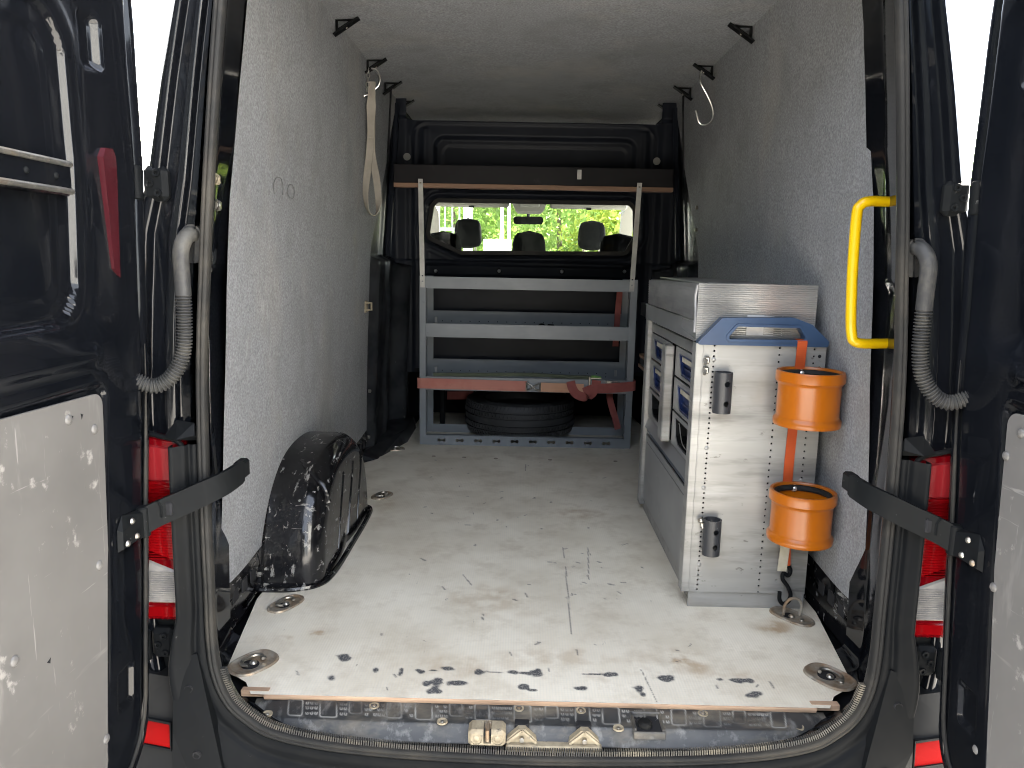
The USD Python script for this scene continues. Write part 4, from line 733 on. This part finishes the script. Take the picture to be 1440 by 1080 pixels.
def headrest(x, y, z0, w, h, d):
    a = np.linspace(0, 2*np.pi, 28, endpoint=False); rows = []
    for t in np.linspace(-1, 1, 14):
        k = (1-abs(t)**3.5)**(1/3.5); ww = w/2*(k if t > 0 else max(k, .25))*(1-.08*t)
        cxx = np.sign(np.cos(a))*np.abs(np.cos(a))**.7*ww; cyy = np.sign(np.sin(a))*np.abs(np.sin(a))**.7*d/2*max(k, .15)
        rows.append(np.stack([x+cxx, y+cyy+.02*t, np.full(28, z0+h/2*(1+t))], -1))
    V = np.stack(rows); return grid(np.concatenate([V, V[:, :1]], 1), flip=True)
for x in (-.49, .485):
    st = part(van, 'front_seat', hull([(x+dx, 4.1+dy, z) for dx, dy, z in ((-.24, .0, .55), (.24, .0, .55), (-.24, .16, .5), (.24, .16, .5), (-.19, -.08, 1.06), (.19, -.08, 1.06), (-.19, .04, 1.08), (.19, .04, 1.08))]), SEAT, label='dark front seat seen through the bulkhead window')
    part(st, 'headrest', headrest(x, 4.3, 1.135, .215, .235, .12), SEAT)
    part(st, 'headrest_stem', [tube([(x-.06, 4.28, 1.0), (x-.06, 4.3, 1.16)], .007, 8), tube([(x+.06, 4.28, 1.0), (x+.06, 4.3, 1.16)], .007, 8)], CHROME)
bn = part(van, 'rear_bench', bx(-.80, .80, 3.06, 3.22, .45, 1.02, .05), SEAT)
for x, w, z1 in ((-.018, .215, 1.238), (-.57, .24, 1.225), (.555, .24, 1.232)):
    part(bn, 'headrest', headrest(x, 3.2, 1.0, w, z1-1.0, .10), SEAT)

# ================================================================ SHELVING RACK
rack = thing('shelving_rack', 'blue grey steel shelving rack in front of the bulkhead', 'shelving rack', (-.02, 2.63, 0))
RY0, RY1 = 2.477, 2.80; XL0, XL1, XR0, XR1 = -.625, -.590, .540, .578
for x0, x1, sg_ in ((XL0, XL1, 1), (XR0, XR1, -1)):
    xo = x0 if sg_ > 0 else x1
    part(rack, 'upright', cat([bx(x0, x1, RY0, RY0+.003, .0, .955, .001), bx(xo, xo+sg_*.003, RY0+.003, RY0+.04, 0, .955, .001)]), STEEL, False)
    panel = mbox(min(xo, xo+sg_*.003), max(xo, xo+sg_*.003), RY1-.05, RY1, 0, .95)
    part(rack, 'upright', cat([panel, bx(xo, xo+sg_*.04, RY1-.003, RY1, 0, .95, .001)]), STEEL, False)
    for z in (.32, .62, .89, .03): part(rack, 'side_brace', bx(xo+sg_*.001, xo+sg_*.004, RY0+.04, RY1-.05, z, z+.05, .001), STEEL, False)
def tray(z0, z1, zb, slots=True):
    front = mbox(XL1-.0, XR0+.0, RY0-.002, RY0+.001, z0, z1)
    back = mbox(XL1, XR0, RY1-.006, RY1-.004, z0, zb)
    cut = [mcyl((x, RY1-.005, z0+zz), .0035, .01, 1, 6) for x in np.arange(XL1+.06, XR0-.03, .055) for zz in (.045, .065)]
    back = back - m3.Manifold.batch_boolean(cut, m3.OpType.Add)
    bottom = mbox(XL1, XR0, RY0+.001, RY1-.004, z0, z0+.002)
    lip = mbox(XL1, XR0, RY0+.001, RY0+.014, z1-.002, z1)
    sh = part(rack, 'shelf', cat([front, bottom, lip]), STEEL, False)
    part(sh, 'back_upstand', cat([back, bx(XL1, XR0, RY1-.018, RY1-.004, zb-.002, zb, .0005)]), STEEL, False)
    for x in ((XL1+.022, XR0-.022) if z0 < .8 else ()): part(sh, 'rivet_plate', bx(x-.008, x+.008, RY1-.012, RY1-.006, z0+.05, z0+.09, .002), WIRE)
tray(.888, .952, .935); tray(.618, .694, .745); tray(.318, .395, .455)
rail = mbox(XL1-.003, XR0+.003, RY0-.002, RY0+.001, 0, .055)
cuts = []
for x in np.linspace(XL1+.09, XR0-.10, 10):
    cuts += [mcyl((x-.013, RY0, .028), .010, .02, 1, 12), mcyl((x+.013, RY0, .028), .010, .02, 1, 12), mbox(x-.013, x+.013, RY0-.01, RY0+.01, .023, .033)]
rail = rail - m3.Manifold.batch_boolean(cuts, m3.OpType.Add)
part(rack, 'base_rail', cat([rail, bx(XL1, XR0, RY0+.001, RY0+.03, .0545, .0565, .0005)]), STEEL, False)
part(rack, 'base_rail', bx(XL1, XR0, RY1-.006, RY1-.003, 0, .05, .0005), STEEL, False)
for (xa, xb) in ((-.607, -.618), (.545, .562)):
    cuts = [mcyl((xa + (xb-xa)*(z-.90)/.57, RY0-.004, z), .005, .02, 1, 8) for z in (.925, .955)]
    p = [(xa-.013, .892), (xa+.013, .892), (xb+.013, 1.472), (xb-.013, 1.472)]
    ps = man(prism(p, RY0-.0065, RY0-.0035, 1)) - m3.Manifold.batch_boolean(cuts, m3.OpType.Add)
    po = part(rack, 'post', cat([ps, prism([(xa-.013 if xa < 0 else xa+.010, .892), (xa-.010 if xa < 0 else xa+.013, .892), (xb-.010 if xa < 0 else xb+.013, 1.472), (xb-.013 if xa < 0 else xb+.010, 1.472)], RY0-.0035, RY0+.03, 1)]), GALV, False, label='pale galvanised post rising from the rack')
    part(po, 'screw', dome_cap((xb, RY0-.0065, 1.45), .005, .004, 1, -1), CHROME)

# dark board behind the posts
board = thing('wooden_board', 'long dark plywood board with bare lower edge behind the rack posts', 'board', (0, 2.55, 1.43))
part(board, 'board_face', bx(-.770, .750, 2.52, 2.56, 1.455, 1.553, .002), WOODFACE, False)
part(board, 'raw_edge', bx(-.770, .752, 2.515, 2.57, 1.432, 1.4545, .001), WOOD, False)
part(board, 'keyhole_mark', bx(.228, .252, 2.5185, 2.5205, 1.49, 1.54, .004), GALV)

# spare tyre
tc = (-.055, 2.875, .118)
ty = thing('spare_tyre', 'black spare tyre lying flat under the lowest shelf', 'tyre', (tc[0], tc[1], 0))
pr = []
for h, r in [(-.085, .215), (-.098, .235), (-.108, .28), (-.104, .305), (-.090, .322), (-.072, .331), (-.0595, .334), (-.058, .327), (-.052, .327), (-.050, .3345), (-.025, .336), (-.0235, .328), (-.0175, .328), (-.016, .336), (.016, .336), (.0175, .328), (.0235, .328), (.025, .336), (.050, .3345), (.052, .327), (.058, .327), (.0595, .334), (.072, .331), (.090, .322), (.104, .305), (.108, .28), (.098, .235), (.085, .215), (.06, .205), (-.06, .205), (-.085, .215)]: pr.append((r, h))
part(ty, 'carcass', lathe(tc, pr, 96), TYRE, 40)
bl = []
for k in range(90):
    a = 2*np.pi*k/90
    for z0, z1, r0, r1, sk in ((.061, .094, .333, .322, .03), (-.094, -.061, .322, .333, -.03), (.027, .049, .337, .3355, -.02), (-.049, -.027, .3355, .337, .02)):
        w = .0085; P_ = []
        for zq, rq, da in ((z0, r0, -sk/2), (z1, r1, sk/2)):
            for t in (-w, w):
                for dr in (.0, .0045):
                    aa = a + da + t/.33; P_.append((tc[0]+(rq+dr)*math.cos(aa), tc[1]+(rq+dr)*math.sin(aa), tc[2]+zq))
        bl.append(hull(P_))
part(ty, 'tread_blocks', bl, TYRE, False, kind='stuff')
part(ty, 'wheel_rim', lathe(tc, [(.21, .09), (.215, .095), (.205, .085), (.195, .05), (.15, .02), (.06, .03), (.03, .03)], 48), RIM, 40)

# red ratchet strap across the rack front
strap = thing('ratchet_strap', 'faded red ratchet strap wrapped across the front of the rack', 'ratchet strap', (0, 2.46, .35))
BY = RY0 - .008
def band(pts, w, t=.0022, side=(0, 0, 1), n=8): return sweep(cr(pts, n), [(-w/2, -t/2), (w/2, -t/2), (w/2, t/2), (-w/2, t/2)], side)
part(strap, 'faded_band', band([(-.628, RY0+.08, .357), (-.634, RY0+.01, .357), (-.628, BY, .356), (-.55, BY-.003, .356), (-.3, BY-.002, .354), (-.02, BY-.004, .351)], .058), PINK_WEB)
part(strap, 'orange_band', band([(.052, BY-.004, .348), (.12, BY-.003, .347), (.22, BY-.004, .346), (.30, BY-.003, .345)], .052), TAN_WEB)
part(strap, 'folded_band', [band([(.225, BY-.006, .385), (.235, BY-.012, .350), (.26, BY-.014, .315), (.305, BY-.016, .300), (.345, BY-.014, .318), (.365, BY-.014, .36), (.37, BY-.012, .395)], .05, side=(1, 0, .4)),
     band([(.30, BY-.018, .325), (.36, BY-.020, .348), (.44, BY-.016, .352), (.53, BY-.010, .360), (.585, BY-.004, .366), (.592, RY0+.04, .366), (.592, RY0+.12, .364)], .054)], RED_WEB)
part(strap, 'hanging_tail', band([(.47, 2.62, .31), (.465, 2.60, .27), (.485, 2.60, .20), (.505, 2.60, .14), (.52, 2.60, .085)], .038, side=(1, .2, 0)), RED_WEB)
part(strap, 'hanging_tail', band([(.515, 2.72, .92), (.505, 2.71, .75), (.50, 2.71, .56)], .035, side=(1, .2, 0)), RED_WEB)
part(strap, 'loose_webbing', band([(-.52, 3.0, .19), (-.42, 2.96, .20), (-.35, 2.95, .205)], .05, side=(0, .3, 1)), RED_WEB)
part(strap, 'claw_hook', [tube([(-.02, BY-.006, .372), (.0, BY-.012, .362), (.03, BY-.014, .338), (.055, BY-.006, .328)], .0045, 8, 5), tube([(-.02, BY-.006, .330), (.0, BY-.012, .338), (.03, BY-.016, .362), (.055, BY-.006, .370)], .0045, 8, 5), tube([(-.022, BY-.006, .328), (-.022, BY-.006, .374)], .005, 8), tube([(.055, BY-.006, .324), (.055, BY-.006, .374)], .005, 8)], CHROME)
part(strap, 'ratchet', [bx(.325, .337, BY-.014, BY-.002, .345, .415, .003), bx(.33, .40, BY-.008, BY+.0, .400, .408, .002), tube([(.42, BY-.006, .385), (.47, BY-.006, .390), (.50, BY-.004, .382)], .005, 8, 4), bx(.425, .455, BY-.012, BY-.0, .372, .392, .003)], CHROME)
ol = thing('olive_strap', 'dark olive strap lying along the lowest shelf behind the red strap', 'strap', (-.05, 2.52, .395))
part(ol, 'webbing', [band([(-.55, 2.50, .402), (-.3, 2.505, .405), (.0, 2.50, .412), (.2, 2.505, .404), (.34, 2.50, .404)], .020, .012)], OLIVE)
part(ol, 'webbing_end', band([(.33, 2.51, .402), (.36, 2.52, .405), (.40, 2.51, .400)], .016, .004), GREENFOAM)
tl = thing('black_pry_tool', 'short black tool with a knobbed end lying on the middle shelf', 'tool', (.2, 2.68, .62))
part(tl, 'shaft', tube([(.05, 2.70, .655), (.20, 2.70, .655), (.36, 2.70, .652)], .012, 10), PLASTIC); part(tl, 'knob', [cyl((.062, 2.695, .662), .026, .03, 1), cyl((.115, 2.70, .662), .022, .04, 0)], PLASTIC)

# ================================================================ TOOL CABINET
cab = thing('tool_cabinet', 'worn aluminium tool cabinet with drawers along the right wall', 'tool cabinet', (.65, .97, 0))
CX0, CX1, CY0, CY1, CZ = .472, .828, .515, 1.46, .822
face = mbox(CX0-.021, CX1, CY0, CY0+.0025, .052, CZ)
cuts = []
for xa, xb, z0, z1, n in ((.503, .497, .06, .815, 50), (.693, .685, .055, .812, 38), (.794, .787, .30, .81, 26)):
    for t in np.linspace(0, 1, n): cuts.append(mcyl((xb+(xa-xb)*t, CY0, z0+(z1-z0)*t), .0032, .02, 1, 8))
face = face - m3.Manifold.batch_boolean(cuts, m3.OpType.Add)
ep = part(cab, 'end_panel', face, ALU, False, label='perforated aluminium end panel')
part(ep, 'front_flange', bx(CX0-.023, CX0-.0212, CY0, CY0+.045, .05, CZ, .0005), ALU, False)
part(ep, 'flange_fold', bx(CX0-.002, CX0+.001, CY0-.0022, CY0-.0002, .055, CZ-.002, .0005), ALU, False)
for z, x in ((.775, .503), (.508, .4985), (.385, .4975), (.14, .499), (.70, .793), (.415, .788)): part(ep, 'rivet', dome_cap((x, CY0, z), .0065, .003, 1, -1), ALU)
for x, z in ((.81, .79), (.812, .755)): part(ep, 'rivet', dome_cap((x, CY0, z), .005, .003, 1, -1), HOLE)
part(cab, 'plinth', cat([bx(CX0, CX1, CY0+.006, CY0+.012, .0, .052, .001), bx(CX0+.012, CX0+.018, CY0+.012, CY1, 0, .05, .001)]), ALU, False)
part(cab, 'back_panel', [bx(CX1-.003, CX1, CY0+.003, CY1, .0, CZ, .001), bx(CX0+.06, CX1-.004, CY1-.004, CY1, .0, CZ, .001)], ALU_SIDE, False)
part(cab, 'painted_inner_shade', bx(CX0+.09, CX1-.006, CY0+.008, CY1-.008, .03, CZ-.01, .002), HOLE, False)  # near-black block paints the shade inside the cabinet
part(cab, 'top_tray', [bx(CX0-.012, CX1, CY0+.012, CY1, CZ, CZ+.004, .001), bx(CX0-.014, CX0-.011, CY0+.07, CY1, CZ-.002, CZ+.055, .001), bx(CX0-.016, CX0-.004, CY0+.07, CY1, CZ+.055, CZ+.060, .001)], ALU_SIDE, False)
part(cab, 'fascia', bx(CX0+.004, CX0+.010, CY0+.05, CY1-.05, .772, .808, .002), ALU_SIDE, False)
part(cab, 'far_stile', [bx(CX0-.012, CX0+.012, CY1-.055, CY1, .03, CZ-.002, .003)], ALU, False)
dv = part(cab, 'centre_stile', bx(CX0-.030, CX0+.002, .925, .995, .425, .768, .004), ALU, False)
# drawers: two columns of three open-fronted bins
for col, (ya, yb) in enumerate(((.565, .915), (1.0, 1.395))):
    for row, (z0, z1) in enumerate(((.668, .768), (.548, .660), (.425, .540))):
        yc_ = (ya+yb)/2; wy = (yb-ya)
        o = [(ya+.10*wy, z1-.022), (yb-.16*wy, z1-.022), (yb-.22*wy, z0+.045), (yb-.30*wy, z0+.016), (ya+.22*wy, z0+.016), (ya+.13*wy, z0+.045)] if row < 2 else [(ya+.06*wy, z1-.018), (yb-.16*wy, z1-.018), (yb-.20*wy, z0+.04), (yb-.30*wy, z0+.02), (ya+.2*wy, z0+.02), (ya+.08*wy, z0+.04)]
        fr = sg.Polygon([(ya, z0), (yb, z0), (yb, z1), (ya, z1)]).difference(sg.Polygon(o).buffer(.004))
        dr = part(cab, 'drawer', prism(fr, CX0+.004, CX0+.010, 0), ALU_SIDE, False)
        po_ = sg.Polygon(o)
        if row < 2: part(dr, 'bin', [prism(po_.buffer(.006), CX0+.018, CX0+.022, 0), prism(po_.buffer(.003).difference(po_.buffer(-.003)), CX0+.006, CX0+.018, 0), hull([(CX0+.010, ya+.22*wy, z0+.040), (CX0+.010, yb-.30*wy, z0+.040), (CX0+.018, ya+.2*wy, z0+.018), (CX0+.018, yb-.28*wy, z0+.018), (CX0+.019, ya+.2*wy, z0+.042), (CX0+.019, yb-.28*wy, z0+.042)])], BLUE_BIN, False)
        else: part(dr, 'bin', [prism(po_.buffer(.006), CX0+.040, CX0+.043, 0), prism(po_.buffer(.002).difference(po_.buffer(-.002)), CX0+.006, CX0+.04, 0)], PLASTIC, False)
        if row < 2: part(dr, 'label_tab', bx(CX0+.008, CX0+.014, ya+.16*wy, yb-.24*wy, z1-.044, z1-.026, .001), PAPER, False)
        elif col == 0: part(dr, 'wire', tube([(CX0+.004, .62, .46), (CX0+.0, .72, .47), (CX0+.004, .80, .52)], .0015, 6, 6), WIRE)
part(cab, 'drawer_shelf', [hull([(CX0-.004, CY0+.05, .372), (CX0-.004, CY1-.05, .372), (CX0+.014, CY0+.05, .42), (CX0+.014, CY1-.05, .42), (CX0+.02, CY0+.05, .372), (CX0+.02, CY1-.05, .372)])], ALU_SIDE, False)
part(cab, 'dark_rail', bx(CX0+.006, CX0+.016, CY0+.045, CY1-.05, .345, .370, .002), M('blue_black_rail', (.03, .045, .065), rough=.3), False)
part(cab, 'lower_door', [bx(CX0+.002, CX0+.008, CY0+.045, CY1-.055, .058, .342, .004), bx(CX0+.0, CX0+.0025, CY0+.075, CY1-.09, .085, .315, .001)], ALU_SIDE, False)
# blue carrying handle along the top of the end panel
out = sg.Polygon([(.452, .826), (.518, .897), (.722, .902), (.778, .882), (.830, .834), (.828, .818), (.452, .818)]).buffer(-.006).buffer(.006)
holep = sg.Polygon([(.533, .836), (.563, .873), (.742, .872), (.764, .838)]).buffer(-.006).buffer(.006)
h = part(cab, 'carry_handle', prism(out.difference(holep), CY0-.010, CY0+.022, 1), BLUE, False, label='blue plastic carrying handle')
part(h, 'handle_rim', [sweep(np.array([(x, CY0-.011, z) for x, z in list(holep.buffer(.004).exterior.coords)[:-1]]), [(-.003, -.004), (.003, -.004), (.003, .004), (-.003, .004)], (0, 1, 0), closed=True)], BLUE, 40)
# dark pipe clips
for x, z0, z1 in ((.527, .622, .742), (.5235, .186, .296)):
    r = .0265
    c = m3.Manifold.cylinder(z1-z0, r, r, 32).translate((x, CY0-r-.001, z0)) - m3.Manifold.cylinder(z1-z0+.02, r-.004, r-.004, 32).translate((x, CY0-r-.001, z0-.01))
    for zz in (z0+.03, z1-.033): c = c - mcyl((x+.006, CY0-2*r, zz), .0085, .04, 1, 14)
    pc = part(cab, 'pipe_holder', c, DARKPIPE, 40, label='short dark grey pipe holder screwed to the end panel')
    part(pc, 'screw', dome_cap((x+.006, CY0-.006, z1-.033), .006, .004, 1, -1), CHROME)
for (x, z) in ((.479, .775), (.478, .745)): part(cab, 'catch', [bx(x-.006, x+.010, CY0-.016, CY0-.002, z-.012, z+.010, .004), tube([(x, CY0-.012, z), (x-.006, CY0-.022, z-.012)], .005, 8)], CHROME)
part(cab, 'catch', [dome_cap((.492, CY0-.014, .287), .010, .010, 1, -1), tube([(.494, CY0-.004, .285), (.502, CY0-.008, .262)], .006, 8)], CHROME)

# silvery ribbed sheet box on the cabinet top
bxg = thing('ribbed_plastic_box', 'long silvery ribbed plastic box lying on top of the tool cabinet', 'box', (.63, .95, CZ+.06))
zr = np.arange(CZ+.006, .992, .0062); prof = []
for z in zr: prof += [(.0, z), (-.0018, z+.001), (-.0018, z+.0040), (.0, z+.0050)]
prof = np.array(prof); xf = np.linspace(.452, .802, 24); V = np.zeros((len(prof), 24, 3)); V[..., 0] = xf; V[..., 1] = .545 + prof[:, 0, None] + .004*np.sin(xf*25)[None]; V[..., 2] = prof[:, 1, None]
part(bxg, 'ribbed_front', grid(V), RIBBED, False)
part(bxg, 'box_body', hull([(.456, .55, CZ+.062), (.80, .55, CZ+.006), (.456, .55, .992), (.80, .55, .990), (.464, 1.41, CZ+.062), (.80, 1.41, CZ+.01), (.464, 1.41, .984), (.80, 1.41, .984), (.456, .55, CZ+.006)]), RIBBED, False)
yb_ = np.linspace(.56, 1.40, 50); zb_ = np.arange(CZ+.064, .985, .004); YB, ZB_ = np.meshgrid(yb_, zb_)
part(bxg, 'film_side', grid(np.stack([.4545 + .0008*np.sin(ZB_*900) + .0045*fbm(np.stack([YB*7, ZB_*14, YB*0], -1), 3, 6) - .002, YB, ZB_], -1), flip=True), RIBBED, 60)
part(bxg, 'film_corner', tube([(.452, .548, .99), (.449, .556, .95), (.452, .552, .90), (.450, .55, .85)], .005, 6, 6), M('clear_film', (.22, .22, .22), rough=.15, metal=.2), label='crumpled film along the box corner')
part(bxg, 'paper_sticker', bx(.60, .705, .5412, .5418, .845, .905, .0002), M('grey_sticker', (.52, .51, .5), (.45, .44, .43), sc=40, rough=.6), False)
part(bxg, 'lid', bx(.50, .70, .62, 1.41, .987, .994, .002), RIBBED, False)

# orange couplings strapped in front of the end panel
def coupling(x, y, z0, z1, label, tilt):
    t = thing('pipe_coupling', label, 'pipe coupling', (x, y, z0), group='orange pipe couplings on the cabinet')
    R, hgt = .084, z1-z0
    pr = [(R-.006, 0.0), (R+.006, 0), (R+.0075, .006), (R+.0075, .016), (R+.002, .023), (R, .028), (R, hgt-.040), (R+.003, hgt-.034), (R+.0085, hgt-.028), (R+.0085, hgt-.008), (R+.006, hgt), (R-.001, hgt), (R-.005, hgt-.006), (R-.006, hgt-.03), (R-.006, 0.0)]
    part(t, 'coupling_body', lathe((x, y, z0), pr, 64), ORANGE, 40)
    part(t, 'rubber_ring', lathe((x, y, z1-.012), [(R-.004, .005), (R-.011, .003), (R-.014, -.006), (R-.010, -.012), (R-.004, -.012)], 64), RUBBER, 40)
    part(t, 'screw', [dome_cap((x+.004, y+R-.008, z1-.018), .009, .008, 1, -1), cyl((x+.004, y+R-.006, z1-.018), .011, .003, 1)], WIRE)
coupling(.752, .424, .606, .760, 'orange pipe coupling higher on the cabinet end beside the yellow handle', 0)
coupling(.760, .424, .264, .412, 'orange pipe coupling lower on the cabinet end above the floor hook', 0)

# orange lashing strap with hook, from the handle to the floor ring
ls = thing('lashing_strap', 'thin orange lashing strap hanging down the cabinet end to a floor ring', 'strap', (.75, .5, .2))
part(ls, 'webbing', band([(.752, CY0+.012, .838), (.751, CY0-.014, .835), (.751, CY0-.013, .80), (.748, CY0-.006, .60), (.745, CY0-.006, .45), (.748, CY0-.006, .30), (.752, CY0-.014, .24), (.756, CY0-.018, .15)], .028, side=(1, 0, 0)), ORANGE_WEB)
part(ls, 'care_label', sweep([(.746, CY0-.022, .255), (.747, CY0-.024, .20), (.744, CY0-.022, .135)], [(-.014, -.001), (.014, -.001), (.014, .001), (-.014, .001)], (1, 0, 0)), PAPER)
part(ls, 'hook', tube([(.765, CY0-.018, .150), (.772, CY0-.018, .135), (.765, CY0-.02, .12), (.750, CY0-.022, .128), (.748, CY0-.024, .110), (.762, CY0-.030, .090), (.772, CY0-.034, .065), (.765, CY0-.038, .045), (.748, CY0-.040, .038), (.738, CY0-.038, .052), (.738, CY0-.036, .075)], .0062, 10, 6), PLASTIC)

# shelf planks and hook rail further along the right wall
rl = thing('hook_rail', 'dark rail with wire hooks between the rack and the tool cabinet', 'rail', (.6, 2.1, .78))
part(rl, 'rail_board', bx(.598, .612, 1.62, 2.46, .765, .835, .002), WOODFACE, False)
for y in (1.72, 1.85, 2.0): part(rl, 'wire_hook', tube([(.596, y, .80), (.585, y, .795), (.580, y, .775), (.585, y, .762), (.57, y-.01, .765), (.568, y-.01, .785)], .003, 6, 4), WIRE)
sp_ = thing('side_shelf', 'low wooden edged shelf on the right wall behind the cabinet', 'shelf', (.7, 2.0, .5))
part(sp_, 'shelf_board', bx(.60, .86, 1.50, 2.46, .535, .552, .002), WOOD, False); part(sp_, 'shelf_front', bx(.604, .612, 1.50, 2.46, .495, .535, .001), WOODFACE, False); part(sp_, 'lower_edge', bx(.598, .616, 1.50, 2.46, .478, .495, .001), WOOD, False)

# hanging loop sling with its ring, and an S hook
sl = thing('loop_sling', 'beige loop sling hanging from a roof bracket on the left', 'sling', (-.77, 1.95, 1.6))
Ys = 1.945
SLS = cr([(.95, -.3, 0)]*5 + [(.8, -.6, 0), (.45, -.9, 0), (.3, -.95, 0), (.45, -.9, 0), (.85, -.5, 0)] + [(.95, -.3, 0)]*5, 8)
part(sl, 'webbing', [band([(-.771, Ys, 1.845), (-.772, Ys, 1.78), (-.776, Ys-.004, 1.65), (-.785, Ys-.002, 1.53), (-.800, Ys, 1.42), (-.806, Ys-.004, 1.34), (-.795, Ys-.006, 1.27), (-.770, Ys-.006, 1.245), (-.752, Ys-.004, 1.262), (-.746, Ys, 1.32), (-.756, Ys+.004, 1.42), (-.776, Ys+.006, 1.53), (-.776, Ys+.010, 1.65), (-.775, Ys+.010, 1.78), (-.771, Ys+.006, 1.85)], .036, .003, side=SLS)], SLING)
part(sl, 'webbing_throat', hull([(-.795, Ys-.008, 1.74), (-.752, Ys-.008, 1.74), (-.784, Ys+.008, 1.85), (-.760, Ys+.008, 1.85), (-.795, Ys+.010, 1.58), (-.765, Ys+.010, 1.58), (-.790, Ys-.010, 1.60), (-.765, Ys-.010, 1.60)]), SLING, False)
a = np.linspace(-.5*np.pi*.6, 1.5*np.pi*.55, 20)
part(sl, 'ring', [tube([(-.772, Ys, 1.905), (-.748, Ys, 1.90), (-.733, Ys, 1.87), (-.738, Ys, 1.835), (-.756, Ys, 1.815)], .004, 8, 6), tube([(-.790, Ys, 1.79), (-.806, Ys, 1.785), (-.812, Ys, 1.765), (-.806, Ys, 1.755)], .0035, 8, 5)], WIRE)
ch = []
for k in range(5):
    z = 1.895 - k*.02; a = np.linspace(0, 2*np.pi, 14, endpoint=False)
    ch.append(tube([(-.785 - .002*k + (.007*np.cos(t) if k % 2 else 0), Ys + (0 if k % 2 else .007*np.cos(t)), z + .012*np.sin(t)) for t in a], .002, 6, closed=True))
part(sl, 'chain', ch, WIRE)
hk = thing('steel_hook', 'thin steel hook hanging from a roof bracket on the right', 'hook', (.77, 1.95, 1.8))
part(hk, 'hook_wire', tube([(.745, 1.96, 1.925), (.737, 1.955, 1.90), (.742, 1.95, 1.865), (.770, 1.95, 1.82), (.797, 1.95, 1.77), (.806, 1.95, 1.73), (.798, 1.95, 1.70), (.772, 1.95, 1.684), (.748, 1.95, 1.69), (.735, 1.95, 1.715), (.726, 1.95, 1.745)], .0042, 8, 8), WIRE); part(hk, 'hook_tip', dome_cap((.726, 1.95, 1.745), .0042, .004, 2), WIRE)

# ================================================================ AHEAD OF THE VAN: greenery, poles, gate
def tree(name, label, x, y, h, w, mat, seed, n):
    r = np.random.default_rng(seed); t = thing(name, label, 'tree', (x, y, GROUND), group='trees ahead of the van')
    part(t, 'trunk', tube([(x, y, GROUND), (x+.05, y, GROUND+h*.3), (x-.04, y, GROUND+h*.6)], [.10, .08, .05], 8), BARK)
    cl = r.normal(0, 1, (40, 3)); cl /= np.linalg.norm(cl, axis=1, keepdims=True); cl *= r.uniform(.3, 1, (40, 1))**.5; cl = cl*[w/2, w/2, h*.46] + [x, y, GROUND+h*.52]
    c = cl[r.integers(0, 40, n)] + r.normal(0, .17*w/2, (n, 3)); c[:, 2] = np.maximum(c[:, 2], GROUND+.05)
    a = r.normal(0, 1, (n, 3)); a /= np.linalg.norm(a, axis=1, keepdims=True); b = np.cross(a, r.normal(0, 1, (n, 3))); b /= np.linalg.norm(b, axis=1, keepdims=True); s = r.uniform(.06, .13, (n, 1))
    V = np.stack([c-a*s, c+b*s*.45, c+a*s, c-b*s*.45], 1).reshape(-1, 3); f = np.arange(4*n).reshape(-1, 4)
    part(t, 'crown', tri(V, f), mat, False)
for k, (x, y, h_, w, m_, lb) in enumerate(((-4.6, 17, 5.2, 4.2, LEAF, 'mid green leafy tree behind the white gate'), (-1.9, 18.5, 6, 4.4, LEAF, 'mid green tree between the poles and the mirror'), (.9, 18, 5.6, 4.0, LEAF, 'darker green tree right of the mirror'), (3.0, 16, 5.4, 4.0, LEAF2, 'yellow green tree behind the right headrest'), (5.6, 17.5, 5.6, 4.4, LEAF2, 'yellow green tree at the right end of the window'), (-7.2, 19, 6, 4.2, LEAF2, 'pale green tree at the left end of the window'))):
    tree('leafy_tree', lb, x, y, h_, w, m_, 30+k, 9000)
bank = single('hedge_bank', None or hull([(-12, 21, GROUND-.01), (12, 21, GROUND-.01), (-12, 24, GROUND-.01), (12, 24, GROUND-.01), (-12, 22.5, 4.2), (12, 22.5, 4.6)]), LEAF, 'green overgrown bank far ahead of the van', 'bank', kind='structure')
for x, lb in ((-.43, 'left one of two thin white poles ahead of the van'), (-.30, 'right one of two thin white poles ahead of the van')):
    t = thing('white_pole', lb, 'pole', (x, 12, GROUND), group='white poles ahead of the van'); part(t, 'shaft', tube([(x, 12, GROUND), (x, 12, 4.6)], .03, 10), WHITE); part(t, 'base', bx(x-.1, x+.1, 11.9, 12.1, GROUND, GROUND+.08, .01), WHITE)
t = thing('white_barrier', 'white panel standing low between the left headrest and the thin poles', 'barrier', (-.5, 12.5, GROUND)); part(t, 'panel', bx(-.78, -.26, 12.5, 12.56, .5, 1.43, .01), WHITE); part(t, 'leg', bx(-.70, -.64, 12.5, 12.56, GROUND, .5, .01), WHITE); part(t, 'leg', bx(-.40, -.34, 12.5, 12.56, GROUND, .5, .01), WHITE)
t = thing('white_gate', 'white post gate with thin bars at the left of the cab window', 'gate', (-1.3, 12, GROUND))
part(t, 'post', bx(-1.12, -.96, 12, 12.15, GROUND, 3.5, .01), WHITE); part(t, 'post', bx(-1.72, -1.56, 12, 12.15, GROUND, 3.5, .01), WHITE)
for z in (.6, 1.1, 1.55): part(t, 'rail', bx(-1.57, -1.11, 12.05, 12.1, z, z+.06, .005), STEEL)
for x in (-1.48, -1.35, -1.22): part(t, 'bar', bx(x, x+.03, 12.1, 12.13, GROUND+.2, 2.6, .004), STEEL)

for p in stage.Traverse():
    if p.GetCustomDataByKey('_loc') is not None: p.ClearCustomDataByKey('_loc')
